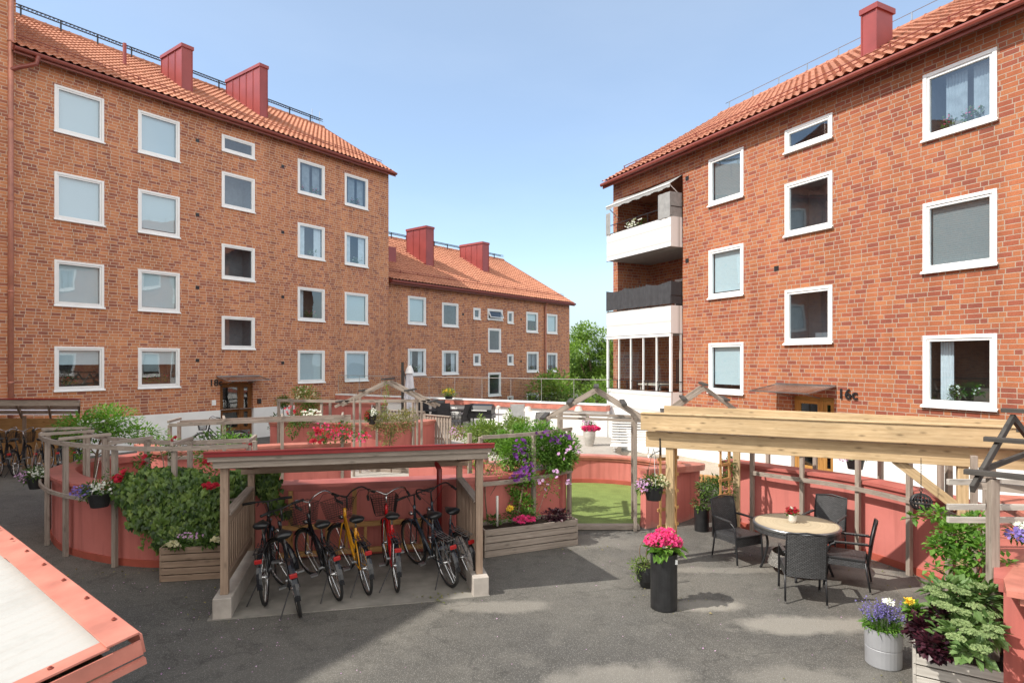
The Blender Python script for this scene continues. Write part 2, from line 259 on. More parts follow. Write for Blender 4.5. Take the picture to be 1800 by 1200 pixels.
# ---------------------------------------------------------------- mesh helpers
class MB:
    def __init__(s): s.v = []; s.f = []; s.uv = []
    def face(s, pts, uvs=None):
        i = len(s.v); s.v += [tuple(p) for p in pts]; s.f.append(tuple(range(i, i + len(pts))))
        if uvs is None:
            a = Vector(pts[0]); e1 = (Vector(pts[1]) - a); n = e1.cross(Vector(pts[2]) - a)
            if abs(n.z) > .7 * max(n.length, 1e-9): uvs = [(p[0], p[1]) for p in pts]
            else:
                h = Vector((n.y, -n.x, 0)); h = h.normalized() if h.length > 1e-9 else Vector((1, 0, 0))
                uvs = [(Vector(p).dot(h), p[2]) for p in pts]
        s.uv.append(uvs)
    def bar(s, p, q, w, h, up=(0, 0, 1)):
        p = Vector(p); q = Vector(q); d = q - p; L = d.length; d = d.normalized(); up = Vector(up)
        if abs(d.dot(up)) > .95: up = Vector((0, 1, 0)) if abs(d.y) < .9 else Vector((1, 0, 0))
        x = d.cross(up).normalized(); y = x.cross(d)
        i = len(s.v); ou, ov = U(0, 50), U(0, 50)
        for e in (p, q):
            for a, b in ((-1, -1), (1, -1), (1, 1), (-1, 1)): s.v.append(tuple(e + x * a * w / 2 + y * b * h / 2))
        o = 0
        for k in range(4):
            k2 = (k + 1) % 4; wd = (w, h)[k % 2]
            s.f.append((i + k, i + k2, i + 4 + k2, i + 4 + k)); s.uv.append([(ou, ov + o), (ou, ov + o + wd), (ou + L, ov + o + wd), (ou + L, ov + o)]); o += wd
        s.f.append((i + 3, i + 2, i + 1, i)); s.uv.append([(ou, ov), (ou + h * .1, ov), (ou + .1 * h, ov + w), (ou, ov + w)])
        s.f.append((i + 4, i + 5, i + 6, i + 7)); s.uv.append([(ou, ov), (ou + h * .1, ov), (ou + .1 * h, ov + w), (ou, ov + w)])
    def box(s, x0, x1, y0, y1, z0, z1):
        dx, dy, dz = x1 - x0, y1 - y0, z1 - z0; cx, cy, cz = (x0 + x1) / 2, (y0 + y1) / 2, (z0 + z1) / 2
        if dx >= dy and dx >= dz: s.bar((x0, cy, cz), (x1, cy, cz), dy, dz)
        elif dy >= dz: s.bar((cx, y0, cz), (cx, y1, cz), dx, dz)
        else: s.bar((cx, cy, z0), (cx, cy, z1), dx, dy)
    def tube(s, pts, r, n=8, closed=False, caps=True):
        pts = [Vector(p) for p in pts]; m = len(pts); rs = r if isinstance(r, (list, tuple)) else [r] * m
        i0 = len(s.v); prev = None; acc = 0; us = []
        for i, p in enumerate(pts):
            a = pts[(i - 1) % m] if (i > 0 or closed) else p; b = pts[(i + 1) % m] if (i < m - 1 or closed) else p
            t = (b - a).normalized()
            if prev is None:
                ref = Vector((0, 0, 1)) if abs(t.z) < .9 else Vector((1, 0, 0)); x = t.cross(ref).normalized()
            else: x = (prev - t * prev.dot(t)).normalized()
            prev = x; y = t.cross(x)
            if i: acc += (p - pts[i - 1]).length
            us.append(acc)
            for k in range(n):
                a_ = 2 * math.pi * k / n; s.v.append(tuple(p + (x * math.cos(a_) + y * math.sin(a_)) * rs[i]))
        for i in range(m if closed else m - 1):
            j = (i + 1) % m
            for k in range(n):
                k2 = (k + 1) % n; s.f.append((i0 + i * n + k, i0 + i * n + k2, i0 + j * n + k2, i0 + j * n + k))
                u0, u1 = us[i], us[i] + .05 if j == 0 else us[j]; c = 6.28 * rs[i] / n
                s.uv.append([(u0, k * c), (u0, k * c + c), (u1, k * c + c), (u1, k * c)])
        if caps and not closed:
            s.f.append(tuple(i0 + k for k in reversed(range(n)))); s.uv.append([(0, 0)] * n)
            s.f.append(tuple(i0 + (m - 1) * n + k for k in range(n))); s.uv.append([(0, 0)] * n)
    def lathe(s, prof, c=(0, 0, 0), n=24, sx=1, sy=1):
        i0 = len(s.v); acc = 0
        for r, z in prof:
            for k in range(n):
                a = 2 * math.pi * k / n; s.v.append((c[0] + r * sx * math.cos(a), c[1] + r * sy * math.sin(a), c[2] + z))
        for i in range(len(prof) - 1):
            L = math.hypot(prof[i + 1][0] - prof[i][0], prof[i + 1][1] - prof[i][1])
            for k in range(n):
                k2 = (k + 1) % n; s.f.append((i0 + i * n + k, i0 + i * n + k2, i0 + (i + 1) * n + k2, i0 + (i + 1) * n + k))
                rr = max(prof[i][0], .02); s.uv.append([(k * 6.28 * rr / n, acc), ((k + 1) * 6.28 * rr / n, acc), ((k + 1) * 6.28 * rr / n, acc + L), (k * 6.28 * rr / n, acc + L)])
            acc += L
    def prism(s, pts, z0, z1, top=True, bottom=False):
        m = len(pts); area = sum(pts[i][0] * pts[(i + 1) % m][1] - pts[(i + 1) % m][0] * pts[i][1] for i in range(m))
        if area < 0: pts = pts[::-1]
        for i in range(m):
            a, b = pts[i], pts[(i + 1) % m]; s.face([(a[0], a[1], z0), (b[0], b[1], z0), (b[0], b[1], z1), (a[0], a[1], z1)])
        if top: s.face([(p[0], p[1], z1) for p in pts])
        if bottom: s.face([(p[0], p[1], z0) for p in pts[::-1]])
    def leaf(s, p, size, d=None, asp=.55, shape=0):
        p = Vector(p)
        if d is None: d = Vector((U(-1, 1), U(-1, 1), U(-.6, .9)))
        else: d = Vector(d) + Vector((U(-1, 1), U(-1, 1), U(-1, 1))) * .45
        d = d.normalized() if d.length > .01 else Vector((1, 0, 0))
        x = d.cross(Vector((U(-.4, .4), U(-.4, .4), 1))); x = x.normalized() if x.length > .01 else Vector((1, 0, 0)); n = x.cross(d)
        L = size * U(.7, 1.3); i = len(s.v); W = L * asp
        if shape == 1:
            n = Vector((U(-.5, .5), -1 + U(-.3, .3), U(-.1, .7))).normalized(); d = Vector((U(-.7, .7), 0, -1)); d = (d - n * d.dot(n)).normalized(); x = d.cross(n); L = size * U(.6, 1.25)
        if shape == 0:
            for a, b, c in ((0, 0, 0), (.45, -.5, .12), (1, 0, -.08), (.45, .5, .12)): s.v.append(tuple(p + d * L * a + x * W * b + n * L * c))
            s.f += [(i, i + 1, i + 2), (i, i + 2, i + 3)]; s.uv += [[(0, 0), (1, 0), (1, 1)], [(0, 0), (1, 1), (0, 1)]]
        else:
            for a, b, c in ((0, 0, 0), (-.1, -.45, .05), (.3, -.5, .1), (.45, -.28, .05), (1, 0, -.12), (.45, .28, .05), (.3, .5, .1), (-.1, .45, .05)): s.v.append(tuple(p + d * L * a + x * L * b + n * L * c))
            s.f += [(i, i + 1, i + 2, i + 3), (i, i + 3, i + 4, i + 5), (i, i + 5, i + 6, i + 7)]; s.uv += [[(0, 0)] * 4] * 3
    def bloom(s, p, r, n=6):
        p = Vector(p); i0 = len(s.v); s.v.append(tuple(p)); nn = Vector((U(-.6, .6), U(-1, .1), U(0, 1))).normalized()
        x = nn.cross(Vector((0, 0, 1))); x = x.normalized() if x.length > .01 else Vector((1, 0, 0)); y = nn.cross(x); a0 = U(0, 6)
        for k in range(n):
            a = a0 + 6.283 * k / n; b = 6.283 / n * .42
            for aa, rr in ((a - b, .75), (a, 1.0), (a + b, .75)): s.v.append(tuple(p + (x * math.cos(aa) + y * math.sin(aa)) * r * rr + nn * r * U(.1, .45)))
            j = i0 + 1 + k * 3; s.f.append((i0, j, j + 1, j + 2)); s.uv.append([(0, 0)] * 4)
    def build(s, name, mat, parent=None, smooth=False, bevel=0, world=False):
        vs = [Vector(v) for v in s.v]; loc = None
        if parent is None:
            mx = sum((v.x for v in vs)) / len(vs); my = sum((v.y for v in vs)) / len(vs); mz = min(v.z for v in vs)
            loc = Vector((mx, my, mz)); vs = [v - loc for v in vs]
        elif world:
            r = parent
            while r.parent: r = r.parent
            mi = (Matrix.Translation(r.location) @ r.rotation_euler.to_matrix().to_4x4()).inverted(); vs = [mi @ v for v in vs]
        me = bpy.data.meshes.new(name); me.from_pydata([tuple(v) for v in vs], [], s.f)
        ul = me.uv_layers.new(name='UVMap'); flat = []
        for u in s.uv:
            for a in u: flat += [a[0], a[1]]
        ul.data.foreach_set('uv', flat)
        me.materials.append(M[mat] if isinstance(mat, str) else mat)
        if smooth: me.polygons.foreach_set('use_smooth', [True] * len(me.polygons))
        me.update(); o = bpy.data.objects.new(name, me); COL.objects.link(o)
        if parent is not None: o.parent = parent
        else: o.location = loc
        if bevel:
            b = o.modifiers.new('bevel', 'BEVEL'); b.width = bevel; b.segments = 2; b.limit_method = 'ANGLE'
        return o

def tag(o, label=None, cat=None, group=None, kind=None):
    if label: o['label'] = label
    if cat: o['category'] = cat
    if group: o['group'] = group
    if kind: o['kind'] = kind
    return o
def thing(name, label, cat, loc=(0, 0, 0), rz=0, group=None):
    o = bpy.data.objects.new(name, None); COL.objects.link(o); o.location = Vector(loc); o.rotation_euler = (0, 0, rz)
    o.empty_display_size = .2; return tag(o, label, cat, group)
def copy_tree(o, parent=None):
    c = o.copy(); COL.objects.link(c); c.parent = parent
    for ch in [x for x in o.children]: copy_tree(ch, c)
    return c
def crom(pts, n=8, closed=False):
    P = [Vector(p) for p in pts]; m = len(P); out = []
    for i in range(m if closed else m - 1):
        p1, p2 = P[i], P[(i + 1) % m]; p0 = P[(i - 1) % m] if (closed or i > 0) else p1 * 2 - p2; p3 = P[(i + 2) % m] if (closed or i < m - 2) else p2 * 2 - p1
        for k in range(n):
            t = k / n; out.append(.5 * ((2 * p1) + (p2 - p0) * t + (2 * p0 - 5 * p1 + 4 * p2 - p3) * t * t + (3 * p1 - p0 - 3 * p2 + p3) * t ** 3))
    if not closed: out.append(P[-1])
    return out
def blob_pts(blobs, n, shell=.5):
    vol = [b[1][0] * b[1][1] * b[1][2] for b in blobs]; tot = sum(vol); out = []
    for b, v in zip(blobs, vol):
        for _ in range(int(n * v / tot)):
            d = Vector((random.gauss(0, 1), random.gauss(0, 1), random.gauss(0, 1))).normalized(); r = U(shell, 1.05) if random.random() < .8 else U(0, 1)
            out.append((Vector(b[0]) + Vector((d.x * b[1][0], d.y * b[1][1], d.z * b[1][2])) * r, d))
    return out
# ---------------------------------------------------------------- ground
def struct(name, mb, mat, **k): return tag(mb.build(name, mat, **k), kind='structure')
g = MB(); g.face([(-400, -60, 0), (400, -60, 0), (400, 700, 0), (-400, 700, 0)]); struct('ground', g, 'asphalt')
g = MB(); g.face([(-8.3, 11, .008), (-3, 10.6, .008), (-.5, 11.2, .008), (-.3, 16, .008), (-2, 19, .008), (-11, 22, .008), (-15, 18.3, .008), (-9, 14, .008)]); struct('concrete_path', g, 'paving')
g = MB(); g.prism([tuple(p.xy) for p in [G(1180, 905), G(1200, 905)]] and [(3.2, 17.4), (4.4, 16.6), (5.7, 15.9), (7.6, 15.2), (5.6, 19.6), (2.6, 21.0)], 0, .17); struct('gravel_patch', g, 'gravel')
eb = MB()
ep = [(3.2, 17.35), (4.4, 16.55), (5.7, 15.85), (7.6, 15.1)]
for a, b in zip(ep[:-1], ep[1:]):
    a = Vector((*a, .1)); b = Vector((*b, .1)); n = int((b - a).length / .24)
    for i in range(n): eb.bar(a.lerp(b, (i + .04) / n), a.lerp(b, (i + .96) / n), .13, .2)
tag(eb.build('brick_edging', 'wood_pine', bevel=.01), 'curved row of tan edging bricks around the gravel patch by the right building', 'edging')
g = MB()
cx_, cy_, cr_ = 1.8, 13.95, 2.2
g.face([(cx_ + 2.15 * math.cos(a * .19634954), cy_ + 2.15 * math.sin(a * .19634954), .012) for a in range(32)]); struct('artificial_turf', g, 'turf')
g = MB(); tp = [(-2.3, 19.6), (-.6, 17.2), (1.6, 16.3), (3.4, 16.6), (3.0, 18.2), (3.6, 20.2), (3.5, 21.7), (-6.9, 28.2), (-8.5, 23.5), (-4.2, 20.0)]; g.prism(tp, 0, .5); struct('terrace_floor', g, 'paving')
g = MB(); g.prism([(-3.75, 7.55), (-.3, 8.35), (-.75, 10.4), (-4.2, 9.7)], -.2, .012); struct('concrete_slab', g, 'concrete_worn')
# distant hill
g = MB(); hp = [(-300, 500, -5), (-120, 520, 10), (60, 540, 4), (120, 560, -6)]
for a, b in zip(hp[:-1], hp[1:]): g.face([(a[0], a[1], -10), (b[0], b[1], -10), b, a]); g.face([a, b, (b[0], b[1] + 120, -10), (a[0], a[1] + 120, -10)])
struct('hills', g, 'hill')

# ---------------------------------------------------------------- buildings
def pantile(mb, s0, s1, y0, z0, y1, z1, pitch=.235, rowl=.36, npt=6):
    nc = int((s1 - s0) / pitch); xs = []
    for c in range(nc):
        for k in range(npt): xs.append((s0 + (c + k / npt) * pitch, .5 + .5 * math.sin(2 * math.pi * k / npt)))
    xs.append((s0 + nc * pitch, .5)); L = math.hypot(y1 - y0, z1 - z0); nr = int(L / rowl); dy, dz = (y1 - y0) / L, (z1 - z0) / L; ny, nz = -dz, dy
    W = len(xs); i0 = len(mb.v)
    for r in range(nr):
        for e, lift in ((0, .05), (1, 0)):
            l = (r + e) * rowl * L / (nr * rowl)
            for x, h in xs:
                hh = h * .06 + lift; mb.v.append((x, y0 + dy * l + ny * hh, z0 + dz * l + nz * hh))
    for r in range(nr * 2 - 1):
        for c in range(W - 1):
            a = i0 + r * W + c; mb.f.append((a, a + 1, a + W + 1, a + W)); x0 = xs[c][0]; x1 = xs[c + 1][0]; mb.uv.append([(x0, r), (x1, r), (x1, r + 1), (x0, r + 1)])

def wall_holes(mb, x0, x1, z0, z1, holes, y=0, depth=.12):
    xs = sorted({x0, x1, *[h[0] for h in holes], *[h[1] for h in holes]}); zs = sorted({z0, z1, *[h[2] for h in holes], *[h[3] for h in holes]})
    xs = [x for x in xs if x0 <= x <= x1]; zs = [z for z in zs if z0 <= z <= z1]
    for i in range(len(xs) - 1):
        for j in range(len(zs) - 1):
            cx, cz = (xs[i] + xs[i + 1]) / 2, (zs[j] + zs[j + 1]) / 2
            if any(h[0] < cx < h[1] and h[2] < cz < h[3] for h in holes): continue
            a, b, c, d = xs[i], xs[i + 1], zs[j], zs[j + 1]; mb.face([(a, y, c), (b, y, c), (b, y, d), (a, y, d)], [(a, c), (b, c), (b, d), (a, d)])
    for h in holes:
        a, b, c, d = h[:4]; c = max(c, z0); d = min(d, z1)
        mb.face([(a, y, c), (a, y, d), (a, y + depth, d), (a, y + depth, c)]); mb.face([(b, y, d), (b, y, c), (b, y + depth, c), (b, y + depth, d)])
        mb.face([(a, y, d), (b, y, d), (b, y + depth, d), (a, y + depth, d)])

def window(parent, x0, x1, z0, z1, style='blind', fw=.075):
    m = MB(); e = .012; yo, yi = -.03, .085
    X0, X1, Z0, Z1 = x0 - e, x1 + e, z0 - e, z1 + e
    for a in ((X0, X0 + fw, Z0, Z1), (X1 - fw, X1, Z0, Z1), (X0 + fw, X1 - fw, Z1 - fw, Z1), (X0 + fw, X1 - fw, Z0, Z0 + fw)): m.box(a[0], a[1], yo, yi, a[2], a[3])
    win = m.build('window', 'white_paint', parent, bevel=.006)
    ix0, ix1, iz0, iz1 = X0 + fw + .004, X1 - fw - .004, Z0 + fw + .004, Z1 - fw - .004; sw = .048
    m = MB(); tilt = .05 if style in ('tilt',) else 0
    for a in ((ix0, ix0 + sw, iz0, iz1), (ix1 - sw, ix1, iz0, iz1), (ix0 + sw, ix1 - sw, iz1 - sw, iz1), (ix0 + sw, ix1 - sw, iz0, iz0 + sw)): m.box(a[0], a[1], -.012, .06, a[2], a[3])
    if tilt:
        hz = iz1; m.v = [(v[0], v[1] - (hz - v[2]) * .45, v[2] + (hz - v[2]) * .06) for v in m.v]
    m.build('sash', 'white_paint', win, bevel=.005)
    gx0, gx1, gz0, gz1 = ix0 + sw - .004, ix1 - sw + .004, iz0 + sw - .004, iz1 - sw + .004
    m = MB(); ty = (lambda z: .03 - (iz1 - z) * .45 * (1 if tilt else 0)); m.face([(gx0, ty(gz0), gz0), (gx1, ty(gz0), gz0), (gx1, ty(gz1), gz1), (gx0, ty(gz1), gz1)]); m.build('pane', 'glass', win)
    m = MB(); sz = Z0 + .02
    m.face([(X0 - .03, yo - .045, sz - .035), (X1 + .03, yo - .045, sz - .035), (X1 + .03, yo - .002, sz), (X0 - .03, yo - .002, sz)]); m.face([(X0 - .03, yo - .045, sz - .06), (X1 + .03, yo - .045, sz - .06), (X1 + .03, yo - .045, sz - .035), (X0 - .03, yo - .045, sz - .035)])
    m.face([(X0 - .03, 0, sz - .06), (X1 + .03, 0, sz - .06), (X1 + .03, yo - .045, sz - .06), (X0 - .03, yo - .045, sz - .06)]); m.build('sill', 'white_paint', win)
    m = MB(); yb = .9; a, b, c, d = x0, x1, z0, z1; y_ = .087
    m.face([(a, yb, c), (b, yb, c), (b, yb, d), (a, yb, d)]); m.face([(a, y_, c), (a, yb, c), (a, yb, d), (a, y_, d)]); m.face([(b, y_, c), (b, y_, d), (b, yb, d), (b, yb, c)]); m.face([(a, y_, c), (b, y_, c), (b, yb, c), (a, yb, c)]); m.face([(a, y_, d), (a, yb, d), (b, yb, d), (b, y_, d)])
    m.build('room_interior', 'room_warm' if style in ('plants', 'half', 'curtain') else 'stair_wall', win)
    def panel(nm, mat, xa, xb, za, zb, y=.11, fold=0):
        q = MB()
        if fold:
            n = int((xb - xa) / .035) + 2
            for i in range(n):
                p0, p1 = xa + (xb - xa) * i / n, xa + (xb - xa) * (i + 1) / n; q.face([(p0, y + .02 * (i % 2), za), (p1, y + .02 * ((i + 1) % 2), za), (p1, y + .02 * ((i + 1) % 2), zb), (p0, y + .02 * (i % 2), zb)])
        else: q.face([(xa, y, za), (xb, y, za), (xb, y, zb), (xa, y, zb)])
        q.build(nm, mat, win)
    W = gx1 - gx0; H = gz1 - gz0
    if style == 'blind': panel('blind', 'blind', gx0, gx1, gz0 + H * U(0, .05), gz1)
    elif style == 'blue': panel('blind', 'blind_blue', gx0, gx1, gz0, gz1)
    elif style == 'grey': panel('blind', 'blind_grey', gx0, gx1, gz0, gz1)
    elif style == 'blindlow': panel('blind', 'blind', gx0, gx1, gz0 + H * .10, gz1)
    elif style == 'half': panel('blind', 'blind', gx0, gx1, gz0 + H * .6, gz1)
    elif style == 'curtain':
        panel('curtain', 'curtain', gx0, gx0 + W * .28, gz0, gz1, .13, 1); panel('curtain', 'curtain', gx0 + W * .68, gx1, gz0, gz1, .13, 1)
    elif style == 'sheer': panel('curtain', 'sheer', gx0 + W * .2, gx0 + W * .55, gz0, gz1, .2, 1); panel('curtain', 'sheer', gx0 + W * .66, gx1, gz0, gz1, .2, 1)
    if style in ('plants', 'half', 'curtain', 'sheer'):
        if style == 'plants': panel('curtain', 'curtain', gx0 + W * .08, gx0 + W * .30, gz0, gz1, .25, 1)
        q = MB(); fl = MB()
        for _ in range(max(2, int(W / .24))):
            c = (U(gx0 + W * .15, gx1 - W * .12), .2, gz0 + .02); q2 = .045
            for _ in range(38): q.leaf((c[0] + U(-.09, .09), c[1] + U(-.05, .05), c[2] + .06 + U(0, .30) * U(.4, 1)), .085)
            for _ in range(5): fl.bloom((c[0] + U(-.09, .09), .15, c[2] + U(.12, .3)), .022)
        q.build('window_plant', 'leaf_mid', win); fl.build('window_flower', random.choice(['bloom_pink', 'bloom_red', 'bloom_white']), win)
    return win

class Bld:
    def __init__(s, c, p, name, label, px_origin):
        # wall plane X = c + (p/F) Y ; p = vanishing point offset in px
        s.k = p / F; s.c = c; s.phi = math.atan(s.k); sgn = 1 if p > 0 else -1
        s.dir = Vector((math.sin(s.phi), math.cos(s.phi))) * sgn; s.o = s.hit(px_origin)
        s.root = thing(name, label, 'building', (s.o.x, s.o.y, 0), math.atan2(s.dir.y, s.dir.x))
    def hit(s, px): t = (px - 900) / F; Y = s.c / (t - s.k); return Vector((t * Y, Y))
    def s(s, px): return (s.hit(px) - s.o).dot(s.dir)
    def z(s, px, py): return CH - (py - HOR) * s.hit(px).y / F
    def loc(s, X, Y): v = Vector((X, Y)) - s.o; return v.dot(s.dir), v.dot(Vector((-s.dir.y, s.dir.x)))

def shell(B, x0, x1, z0, z1, depth, brick, zr, holes, roof=True, pl=0, ov=.38, npt=6, verge=(.15, .15), tile='tile_fired'):
    root = B.root; m = MB(); hb = [h for h in holes]
    wall_holes(m, x0, x1, max(z0, pl) if pl else z0, z1, hb)
    ym = depth / 2; lz = max(z0, pl) if pl else z0
    for x, fl in ((x0, 0), (x1, 1)):
        pts = [(x, 0, lz), (x, depth, lz), (x, depth, z1), (x, ym, zr - .12), (x, 0, z1)]
        if not roof: pts = [(x, 0, lz), (x, depth, lz), (x, depth, z1), (x, 0, z1)]
        if not fl: pts = pts[::-1]
        m.face(pts, [(p[1], p[2]) for p in pts])
    m.face([(x1, depth, lz), (x0, depth, lz), (x0, depth, z1), (x1, depth, z1)])
    if not roof: m.face([(x0, 0, z1), (x1, 0, z1), (x1, depth, z1), (x0, depth, z1)])
    m.build('wall', brick, root)
    if pl:
        m = MB(); hh = [h for h in holes if h[2] < pl]; wall_holes(m, x0, x1, z0, pl - .002, hh, y=-.03, depth=.15)
        m.face([(x0, -.03, pl - .002), (x1, -.03, pl - .002), (x1, 0, pl - .002), (x0, 0, pl - .002)])
        m.face([(x1, -.03, z0), (x1, depth, z0), (x1, depth, pl), (x1, -.03, pl)]); m.face([(x0, depth, z0), (x0, -.03, z0), (x0, -.03, pl), (x0, depth, pl)]); m.build('plinth', 'white_wall', root)
    if roof:
        m = MB(); sl = (zr - z1) / ym; pantile(m, x0 - verge[0], x1 + verge[1], -ov, z1 - ov * sl + .10, ym, zr + .04, npt=npt)
        rf = m.build('roof', tile, root, smooth=False)
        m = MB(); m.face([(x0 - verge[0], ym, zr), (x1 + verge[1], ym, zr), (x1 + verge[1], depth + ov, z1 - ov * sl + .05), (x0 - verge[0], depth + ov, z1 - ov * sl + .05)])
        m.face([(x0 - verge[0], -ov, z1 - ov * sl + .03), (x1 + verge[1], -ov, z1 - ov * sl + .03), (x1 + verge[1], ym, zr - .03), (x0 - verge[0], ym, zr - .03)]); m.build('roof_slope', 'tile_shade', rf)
        m = MB(); m.tube([(x0 - verge[0], ym, zr + .08), (x1 + verge[1], ym, zr + .08)], .11, 8)
        for i in range(int((x1 - x0) / .4)): m.tube([(x0 + i * .4, ym, zr + .08), (x0 + i * .4 + .03, ym, zr + .08)], .13, 8)
        m.build('ridge_tiles', tile, rf)
        m = MB(); zf = z1 - ov * sl; m.bar((x0 - verge[0], -ov + .02, zf - .02), (x1 + verge[1], -ov + .02, zf - .02), .03, .16)
        m.face([(x0 - verge[0], 0, z1 - .08), (x1 + verge[1], 0, z1 - .08), (x1 + verge[1], -ov + .04, zf - .09), (x0 - verge[0], -ov + .04, zf - .09)])
        for x in (x0 - verge[0], x1 + verge[1]): m.bar((x, -ov, zf + .03), (x, ym, zr + .02), .05, .16)
        m.build('fascia', 'gutter', rf)
        m = MB(); m.tube([(x0 - verge[0], -ov - .06, zf + .03), (x1 + verge[1], -ov - .06, zf + .03)], .065, 8); m.build('gutter', 'gutter', rf)
        # snow guard rail
        m = MB(); yy = .55; zz = z1 + yy * sl
        for x in [x0 + i * 1.25 for i in range(int((x1 - x0) / 1.25) + 1)]: m.bar((x, yy, zz), (x, yy - .05, zz + .28), .03, .03)
        for dz in (.18, .27): m.tube([(x0, yy - .04, zz + dz), (x1, yy - .04, zz + dz)], .014, 5)
        m.build('snow_guard', 'gutter', rf)
        return rf

def walkway(B, rf, x0, x1, y, z, grid=True):
    m = MB(); m.bar((x0, y, z + .42), (x1, y, z + .42), .05, .03); m.bar((x0, y - .03, z + .30), (x1, y - .03, z + .30), .02, .02); m.bar((x0, y + .25, z + .42), (x1, y + .25, z + .42), .05, .03)
    for i in range(int((x1 - x0) / 1.3) + 1):
        x = x0 + i * 1.3; m.bar((x, y, z), (x, y, z + .42), .05, .05); m.bar((x, y, z + .3), (x, y + .25, z + .42), .04, .04)
    if grid:
        for i in range(int((x1 - x0) / .14)): x = x0 + i * .14; m.bar((x, y, z + .42), (x, y + .25, z + .42), .015, .02); m.bar((x, y - .03, z + .3), (x, y, z + .41), .015, .015)
    m.build('roof_walkway', 'black_metal', rf)

def chimney(B, rf, px0, px1, pyt, pycorner_px, b, zbase, slope, zt=None, flip=False):
    """corner column pycorner_px is the edge nearest the camera; b = distance behind the wall plane."""
    nrm = Vector((-B.dir.y, B.dir.x)); o = B.o + nrm * b; t = (pycorner_px - 900) / F
    # o + s dir on ray t
    s_ = (t * o.y - o.x) / (B.dir.x - t * B.dir.y); P = o + B.dir * s_; top = CH - (pyt - HOR) * P.y / F if zt is None else zt
    t0 = (px0 - 900) / F; L = (t0 * P.y - P.x) / (nrm.x - t0 * nrm.y)
    t1 = (px1 - 900) / F; W = (t1 * P.y - P.x) / (B.dir.x - t1 * B.dir.y)
    if flip: t0, t1 = t1, t0; L = (t0 * P.y - P.x) / (nrm.x - t0 * nrm.y); W = -(t1 * P.y - P.x) / (B.dir.x - t1 * B.dir.y); s_ -= W
    W = max(.3, min(W, 1.2)); L = max(.4, min(L, 3.2)) if L > 0 else 1.2
    m = MB(); x0, x1, y0, y1 = s_, s_ + W, b, b + L; zb = zbase + b * slope - .3
    m.box(x0, x1, y0, y1, zb, top); ch = m.build('chimney', 'red_metal', rf)
    m = MB(); n = max(2, int(L / .5))
    for i in range(n + 1): y = y0 + L * i / n; m.bar((x0 - .012, y, zb), (x0 - .012, y, top), .022, .028)
    for i in range(2): m.bar((x0 + W * i, y0 - .012, zb), (x0 + W * i, y0 - .012, top), .022, .022)
    m.build('seam', 'red_metal', ch)
    m = MB(); m.box(x0 - .05, x1 + .05, y0 - .05, y1 + .05, top - .12, top + .02); m.build('chimney_cap', 'red_metal', ch)
    m = MB()
    m.face([(x0 - .2, y0 - .25, zbase + (y0 - .25) * slope + .13), (x1 + .2, y0 - .25, zbase + (y0 - .25) * slope + .13), (x1 + .2, y1, zbase + y1 * slope + .13), (x0 - .2, y1, zbase + y1 * slope + .13)]); m.build('flashing', 'red_metal', ch)

def vent_holes(B, pts):
    for (px, z) in pts:
        m = MB(); s_ = B.s(px); m.box(s_ - .07, s_ + .07, -.012, .01, z, z + .13); v = m.build('vent', 'black_metal', B.root)

# ---- left long building
BL = Bld(-29.31, 786, 'apartment_building', 'long four storey brick block with red tiled roof at left, entrance 18c', 28)
rows = [(2.24, 3.66), (5.02, 6.47), (7.82, 9.33), (10.66, 12.15)]
st = {'A': ['half', 'blind', 'blue', 'blue'], 'B': ['half', 'blind', 'blind', 'blue'], 'C': ['blind', 'plants', 'curtain', 'sheer'], 'D': ['blue', 'blind', 'curtain', 'sheer']}
cols = {'A': (96, 182), 'B': (243, 315), 'C': (523.5, 570), 'D': (606, 646)}
wins = [(BL.s(a), BL.s(b), rows[r][0], rows[r][1], st[k][r]) for k, (a, b) in cols.items() for r in range(4)]
sa, sb = BL.s(390), BL.s(447)
wins += [(sa, sb, 11.57, 12.2, 'clear'), (sa, sb, 9.35, 10.72, 'clear'), (sa, sb, 6.5, 7.85, 'clear'), (sa, sb, 3.70, 4.98, 'clear')]
xe = BL.s(683); da, db = BL.s(387), BL.s(445)
door_h = (da, db, -.3, 2.32)
rfL = shell(BL, 0, xe, -.3, 12.95, 11, 'brick_left', 16.35, [w_[:4] for w_ in wins] + [door_h], pl=1.25)
for w_ in wins: window(BL.root, *w_)
walkway(BL, rfL, .3, xe, 5.4, 16.4)
slL = (16.35 - 12.95) / 5.5
chimney(BL, rfL, 284, 338, 77, 320, 2.0, 12.95, slL); chimney(BL, rfL, 398, 470, 112, 457, 2.0, 12.95, slL)
vent_holes(BL, [(347, 11.6), (347, 8.75), (347, 5.95), (347, 3.15), (497, 11.55), (497, 8.7), (497, 5.9), (497, 3.05)])
m = MB(); s0 = BL.s(280); m.tube([(s0, 2.9, 14.6), (s0, 2.9, 15.7)], .07, 8); m.build('vent_pipe', 'red_metal', rfL)
for dx in (0, .5): m = MB(); m.tube([(xe - .2 - dx, 5.4, 16.4), (xe - .2 - dx, 5.4, 17.2)], .015, 5); m.build('antenna', 'steel', rfL)

